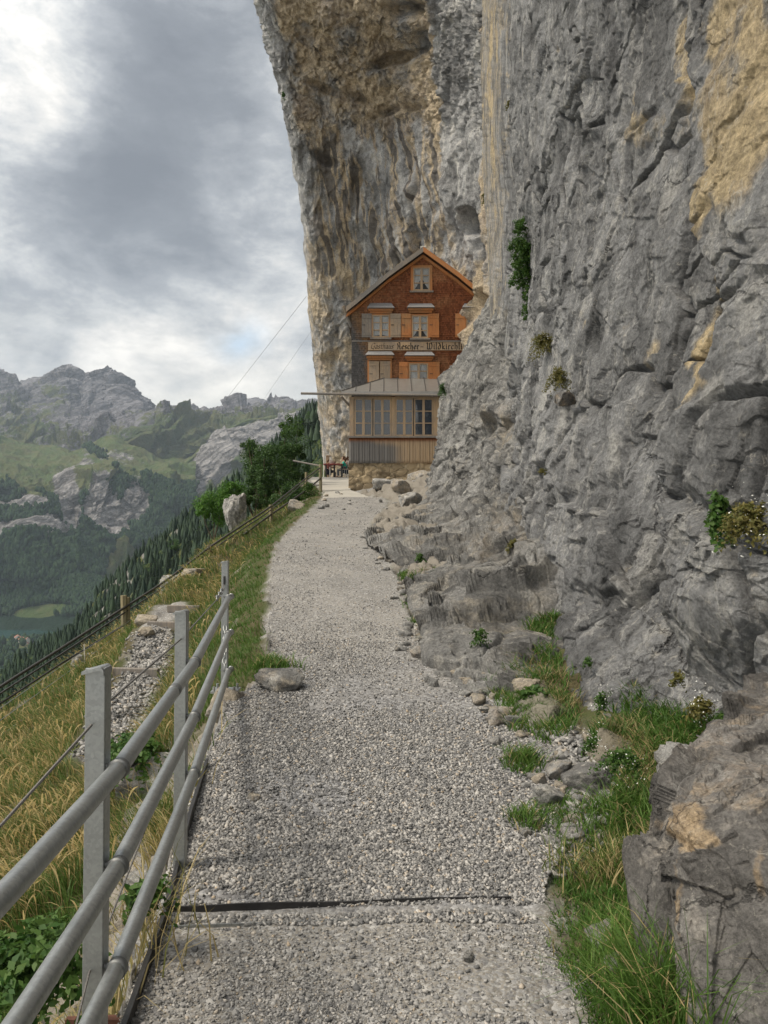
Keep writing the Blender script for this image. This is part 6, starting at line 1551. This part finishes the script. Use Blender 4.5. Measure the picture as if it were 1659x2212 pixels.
foliage('crown', (0, 0, .55), (.34, .34, .42), 900, .06, 'leaf_green', 97, bl, 22); MB().tube([(0, 0, -.1), (.02, 0, .3), (0, .03, .7)], [.035, .025, .008], 6).build('trunk', M['bark'], bl)
for j, v in enumerate(LATE_BROADLEAF):
    o = bl if j == 0 else copy_tree(bl); s_ = 5.5 + (j * 37 % 10) * .35; o.location = tuple(v); o.scale = (s_ * 1.1, s_ * 1.1, s_); o.rotation_euler = (0, 0, j * 1.3)
# plants hanging on the wall
def sprigs(name, rad, n, size, mat, seed, parent):
    """leafy stems springing from one root and drooping outwards"""
    rg = np.random.default_rng(seed); S = max(8, n // 16); k = rg.integers(0, S, n); t = rg.uniform(.12, 1, n) ** .8
    a = rg.uniform(0, 2 * math.pi, S); el = rg.uniform(-.5, 1.3, S); ln = rg.uniform(.45, 1.15, S)
    d = np.stack([np.cos(a) * np.cos(el), np.sin(a) * np.cos(el), np.sin(el)], 1) * ln[:, None]
    P_ = d[k] * t[:, None]; P_[:, 2] -= .55 * t ** 2 * ln[k]; P_ = P_ * np.array(rad) + rg.normal(0, 1, (n, 3)) * size * .45
    V, Fc = leaves(P_, d[k] * .6 + np.array([0, -.3, .5]), size, seed + 1)
    return np_mesh(name, V, Fc, M[mat], parent)
def wall_plant(name, px, py, d, rad, n, size, mat, seed, label, cat='plant', clumps=12, flowers=0, stems=0):
    c = vec(px, py, d); e = empty(name, c, label, cat); sprigs('leaves', rad, n, size, mat, seed, e)
    rg = np.random.default_rng(seed)
    if flowers:
        pts = rg.normal(0, .55, (flowers, 3)) * np.array(rad); pts[:, 1] -= rad[1] * .6
        V, Fc = leaves(pts, np.tile([0, -1., .4], (flowers, 1)), size * .5 if size * .5 > .008 else .008, seed); np_mesh('blossoms', V, Fc, M['petal'], e)
    if stems:
        m = MB()
        for k in range(stems):
            a = rg.normal(0, .5, 3) * np.array(rad); m.tube([(0, rad[1] * .6, 0), a * .6, a * 1.3], [.012, .008, .003], 5)
        m.build('stem', M['bark'], e)
    return e
def shrub_on_wall():
    SD = 17.9
    e = empty('mountain_shrub', vec(1130, 560, SD), 'tall dark green shrub clinging to the edge of the grey wall above the house', 'shrub'); o = np.array(vec(1130, 560, SD)); Vs, Fs, b = [], [], 0
    for k, (px, py, rx, rz, n) in enumerate([(1123, 490, .13, .22, 900), (1128, 530, .24, .32, 2000), (1136, 565, .28, .34, 2200), (1124, 600, .24, .3, 1600), (1146, 545, .16, .3, 900), (1140, 640, .14, .28, 700), (1137, 675, .1, .2, 400)]):
        c = np.array(vec(px, py, SD)) - o; q = foliage('tmp', c, (rx * 1.5, .35, rz * 1.15), n, .05, 'leaf_dark', 50 + k, None, 34, shell=.1); me = q.data
        V = np.zeros(len(me.vertices) * 3); me.vertices.foreach_get('co', V); Vs.append(V.reshape(-1, 3)); Fs.append((np.arange(n) * 4)[:, None] + np.array([[0, 1, 2, 3]]) + b); b += n * 4
        bpy.data.objects.remove(q)
    np_mesh('leaves', np.concatenate(Vs), np.concatenate(Fs), M['leaf_green'], e)
    m = MB(); rg = np.random.default_rng(3)
    for k in range(9): a = np.array(vec(1140 + rg.uniform(-8, 14), 600 + rg.uniform(-60, 60), 18.4)) - o; m.tube([np.array(vec(1150, 620, SD)) - o, a * .7 + rg.normal(0, .05, 3), a], [.03, .018, .006], 5)
    m.build('stem', M['wood_grey'], e)
shrub_on_wall()
wall_plant('plant_tuft', 1175, 740, 13.2, (.30, .25, .36), 2600, .03, 'leaf_olive', 61, 'olive green tuft with yellow tips hanging in the wall left of the crack', flowers=20)
wall_plant('plant_tuft', 1205, 815, 10.6, (.20, .18, .30), 1900, .026, 'leaf_olive', 62, 'grassy tuft growing above the perched stone')
wall_plant('plant_tuft', 1172, 1017, 11.2, (.08, .06, .07), 350, .02, 'leaf_olive', 63, 'tiny tuft in the middle of the grey wall')
wall_plant('plant_tuft', 955, 840, 25.5, (.16, .2, .38), 900, .045, 'leaf_dark', 64, 'dark ivy like plant on the shoulder rock beside the veranda roof')
wall_plant('leafy_plant', 1553, 1110, 4.95, (.10, .09, .28), 620, .042, 'leaf_green', 65, 'broad leaved green plant hanging at the right part of the wall', clumps=14)
wall_plant('flowering_plant', 1630, 1120, 4.6, (.22, .16, .20), 4200, .022, 'leaf_olive', 66, 'round cushion plant with small white flowers at the right edge of the wall', flowers=90)
wall_plant('herb', 1270, 1430, 6.1, (.04, .04, .09), 160, .02, 'leaf_green', 67, 'little green herb in a crack low on the wall')
wall_plant('herb', 1300, 1515, 5.1, (.06, .05, .16), 520, .016, 'leaf_green', 68, 'hanging herb with white flowers near the foot of the wall', flowers=40)
wall_plant('herb', 1280, 1605, 4.75, (.08, .06, .09), 520, .015, 'leaf_green', 69, 'flowering herb beside the lowest grey rock of the wall', flowers=50)
wall_plant('flowering_plant', 1515, 1530, 4.75, (.11, .08, .14), 700, .022, 'leaf_olive', 70, 'cream flowering plant in the niche right of the wall foot', flowers=70)
wall_plant('flowering_plant', 1465, 1465, 4.95, (.06, .05, .07), 300, .02, 'leaf_olive', 71, 'small dry plant high in the niche at the wall foot', flowers=10)
wall_plant('leafy_plant', 1625, 1545, 4.3, (.22, .15, .13), 2200, .028, 'leaf_green', 72, 'dense green leafy cushion behind the top of the big boulder')
wall_plant('flowering_plant', 1340, 1640, 4.1, (.16, .12, .12), 900, .018, 'leaf_green', 73, 'green plant dotted with white flowers between wall and boulder', flowers=60)
wall_plant('herb', 1198, 1590, 5.35, (.10, .08, .09), 420, .035, 'leaf_green', 74, 'broad leaved herb at the foot of the wall beside the gravel')
wall_plant('herb', 1150, 1500, 5.95, (.14, .12, .12), 700, .035, 'leaf_green', 75, 'leafy weeds in the middle of the grass below the wall')
wall_plant('plant_tuft', 1112, 1178, 11.6, (.16, .1, .2), 500, .03, 'leaf_olive', 76, 'dry tuft on the edge where ledge meets wall')
wall_plant('plant_tuft', 908, 1205, 13.0, (.13, .1, .16), 500, .03, 'leaf_green', 77, 'green cushion on the ledge halfway to the house')
wall_plant('plant_tuft', 1035, 1375, 7.2, (.10, .08, .16), 500, .022, 'leaf_green', 78, 'small green tuft at the foot of the low rock ledge')
wall_plant('plant_tuft', 1100, 405 - 180, 21.5, (.1, .1, .2), 260, .05, 'leaf_olive', 79, 'small tuft high up beside the yellow streak')
wall_plant('plant_tuft', 1050, 425, 31.5, (.25, .2, .45), 900, .06, 'leaf_olive', 80, 'yellowish plants on the yellow streak above the roof')
wall_plant('plant_tuft', 612, 205, 43, (.15, .3, .25), 300, .07, 'leaf_dark', 81, 'tiny plant on the outer edge of the overhanging cliff')
wall_plant('nettle_patch', 60, 2080, 2.35, (.26, .3, .16), 2600, .028, 'leaf_green', 82, 'bright leafy weeds at the lower left corner behind the rails', clumps=20)
wall_plant('nettle_patch', 290, 1620, 6.6, (.35, .4, .25), 2200, .045, 'leaf_green', 83, 'dark green weeds behind the nearest steel post', clumps=20)
wall_plant('herb', 322, 1935, 2.95, (.09, .1, .11), 420, .035, 'leaf_green', 84, 'green weeds between rails and black edging')
# ------------------------------------------------------------------ sky, sun, haze, camera
SUN_EL, SUN_AZ = math.radians(56), math.radians(-105)     # azimuth from +Y towards +X
w = bpy.data.worlds.new('World'); bpy.context.scene.world = w; w.use_nodes = True
nt = w.node_tree; N_ = nt.nodes; Lk = nt.links
class WT(NT):
    def __init__(s): s.t = nt; s.n = N_; s.l = Lk; s.tc = N_.new('ShaderNodeTexCoord')
wt = WT(); bg = N_['Background']
sky = N_.new('ShaderNodeTexSky'); sky.sky_type = 'NISHITA'; sky.sun_disc = False; sky.sun_elevation = SUN_EL; sky.sun_rotation = SUN_AZ; sky.altitude = 1450
gen = wt.tc.outputs['Generated']
sp = N_.new('ShaderNodeSeparateXYZ'); Lk.new(gen, sp.inputs[0])
den = wt.math('ADD', wt.math('MAXIMUM', sp.outputs[2], 0.0), .16)
cb = N_.new('ShaderNodeCombineXYZ'); Lk.new(wt.math('DIVIDE', sp.outputs[0], den), cb.inputs[0]); Lk.new(wt.math('DIVIDE', sp.outputs[1], den), cb.inputs[1])
cv = cb.outputs[0]
v3 = wt.scale(gen, (1, 1, 2.0))
nA = wt.noise(1.0, 9, .55, cv, .4); nB = wt.noise(2.9, 9, .6, v3, .35); nC = wt.noise(6, 10, .66, v3, .2)
def dirblob(px, py, r, soft):
    """cloud mass centred on a compass direction"""
    d = at(px, py, 1.0) - np.array([0, 0, EYE]); d /= np.linalg.norm(d)
    n = N_.new('ShaderNodeVectorMath'); n.operation = 'DISTANCE'; wt.put(n.inputs[0], wt.mixv(gen, wt.noise(3.2, 6, .6, gen, 0, True), .16)); n.inputs[1].default_value = tuple(d + .08)
    return wt.step(n.outputs['Value'], r + soft, r - soft)
dark = wt.math('MAXIMUM', dirblob(330, 330, .14, .11), dirblob(500, 400, .09, .10))
dark = wt.math('MAXIMUM', dark, dirblob(250, 180, .05, .13)); dark = wt.math('MAXIMUM', dark, dirblob(480, 60, .05, .14))
d2_ = wt.math('MAXIMUM', dirblob(560, 690, .05, .08), dirblob(100, 640, .05, .12)); d2_ = wt.math('MAXIMUM', d2_, dirblob(280, 690, .04, .09))
brt = wt.math('MAXIMUM', dirblob(70, 70, .02, .07), dirblob(560, 590, .025, .07)); brt = wt.math('MAXIMUM', brt, dirblob(590, 380, .02, .07)); brt = wt.math('MAXIMUM', brt, dirblob(300, 760, .04, .08)); brt = wt.math('MAXIMUM', brt, dirblob(80, 250, .02, .07))
c0 = wt.math('ADD', wt.math('MULTIPLY', nA, .35), wt.math('MULTIPLY', nB, .65))
c0 = wt.math('ADD', c0, wt.math('MULTIPLY', wt.math('SUBTRACT', nC, .5), .72))
c0 = wt.math('SUBTRACT', c0, wt.math('MULTIPLY', dark, .27)); c0 = wt.math('SUBTRACT', c0, wt.math('MULTIPLY', d2_, .07)); c0 = wt.math('ADD', c0, wt.math('MULTIPLY', brt, .20))
CL = wt.ramp(c0, [(.12, (.80, .86, .94)), (.27, (1.05, 1.12, 1.2)), (.40, (1.65, 1.72, 1.78)), (.49, (2.5, 2.53, 2.5)), (.56, (3.3, 3.22, 3.05)), (.66, (4.6, 4.4, 4.05))])
low = wt.step(sp.outputs[2], .30, .03)
warm = wt.mix(wt.math('MULTIPLY', low, .7), CL, wt.mix(wt.step(wt.noise(3.4, 8, .6, wt.scale(gen, (1, 1, 4.5)), .3), .38, .62), (1.75, 1.8, 1.8), (4.2, 3.95, 3.3)))
gap = wt.math('MULTIPLY', dirblob(500, 745, .006, .035), wt.step(nC, .42, .6))
colr = wt.mix(gap, warm, (1.9, 2.9, 3.9))
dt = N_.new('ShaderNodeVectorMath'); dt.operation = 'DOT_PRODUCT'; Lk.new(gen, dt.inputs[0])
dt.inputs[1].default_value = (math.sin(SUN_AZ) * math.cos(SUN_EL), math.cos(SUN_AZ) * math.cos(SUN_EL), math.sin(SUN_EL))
glow = wt.math('ADD', 1.0, wt.math('MULTIPLY', wt.step(dt.outputs['Value'], .35, 1.0), 1.2))  # sky brightened around the sun, mostly out of view, as added fill light
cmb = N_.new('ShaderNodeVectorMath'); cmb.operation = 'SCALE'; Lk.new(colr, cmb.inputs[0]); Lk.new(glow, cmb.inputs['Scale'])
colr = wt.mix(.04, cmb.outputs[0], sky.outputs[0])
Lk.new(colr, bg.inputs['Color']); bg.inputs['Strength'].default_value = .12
sl = bpy.data.lights.new('sun', 'SUN'); sl.energy = 1.5; sl.angle = math.radians(14); sl.color = (1, .90, .75); so = bpy.data.objects.new('sun', sl); C.objects.link(so)
from mathutils import Vector
dirv = Vector((math.sin(SUN_AZ) * math.cos(SUN_EL), math.cos(SUN_AZ) * math.cos(SUN_EL), math.sin(SUN_EL)))
so.rotation_euler = dirv.to_track_quat('Z', 'Y').to_euler(); so.location = (-10, -10, 30)
# air
hz_ = MB().bx(-6500, 9000, -30, 7600, -900, 1300).build('haze', None)
hm = bpy.data.materials.new('air'); hm.use_nodes = True; ht = hm.node_tree; ht.nodes.remove(ht.nodes['Principled BSDF'])
pv = ht.nodes.new('ShaderNodeVolumePrincipled'); pv.inputs['Color'].default_value = (.62, .72, .86, 1); pv.inputs['Density'].default_value = 5.5e-5; pv.inputs['Anisotropy'].default_value = .2
ht.links.new(pv.outputs[0], ht.nodes['Material Output'].inputs['Volume']); hz_.data.materials.append(hm); tag(hz_, kind='stuff')

cam = bpy.data.cameras.new('camera'); co = bpy.data.objects.new('camera', cam); C.objects.link(co); bpy.context.scene.camera = co
co.location = (0, 0, EYE); co.rotation_euler = (math.pi / 2 + PITCH, 0, 0); cam.sensor_fit = 'VERTICAL'; cam.sensor_height = 24; cam.lens = 24 * F / 2212; cam.clip_start = .05; cam.clip_end = 30000
sc = bpy.context.scene; sc.view_settings.view_transform = 'Standard'; sc.view_settings.look = 'None'; sc.view_settings.exposure = 1.22; sc.view_settings.gamma = 1
sc.cycles.use_denoising = True; sc.cycles.max_bounces = 6; sc.cycles.diffuse_bounces = 3; sc.cycles.transparent_max_bounces = 8; sc.cycles.volume_bounces = 1
sc.render.engine = 'CYCLES'
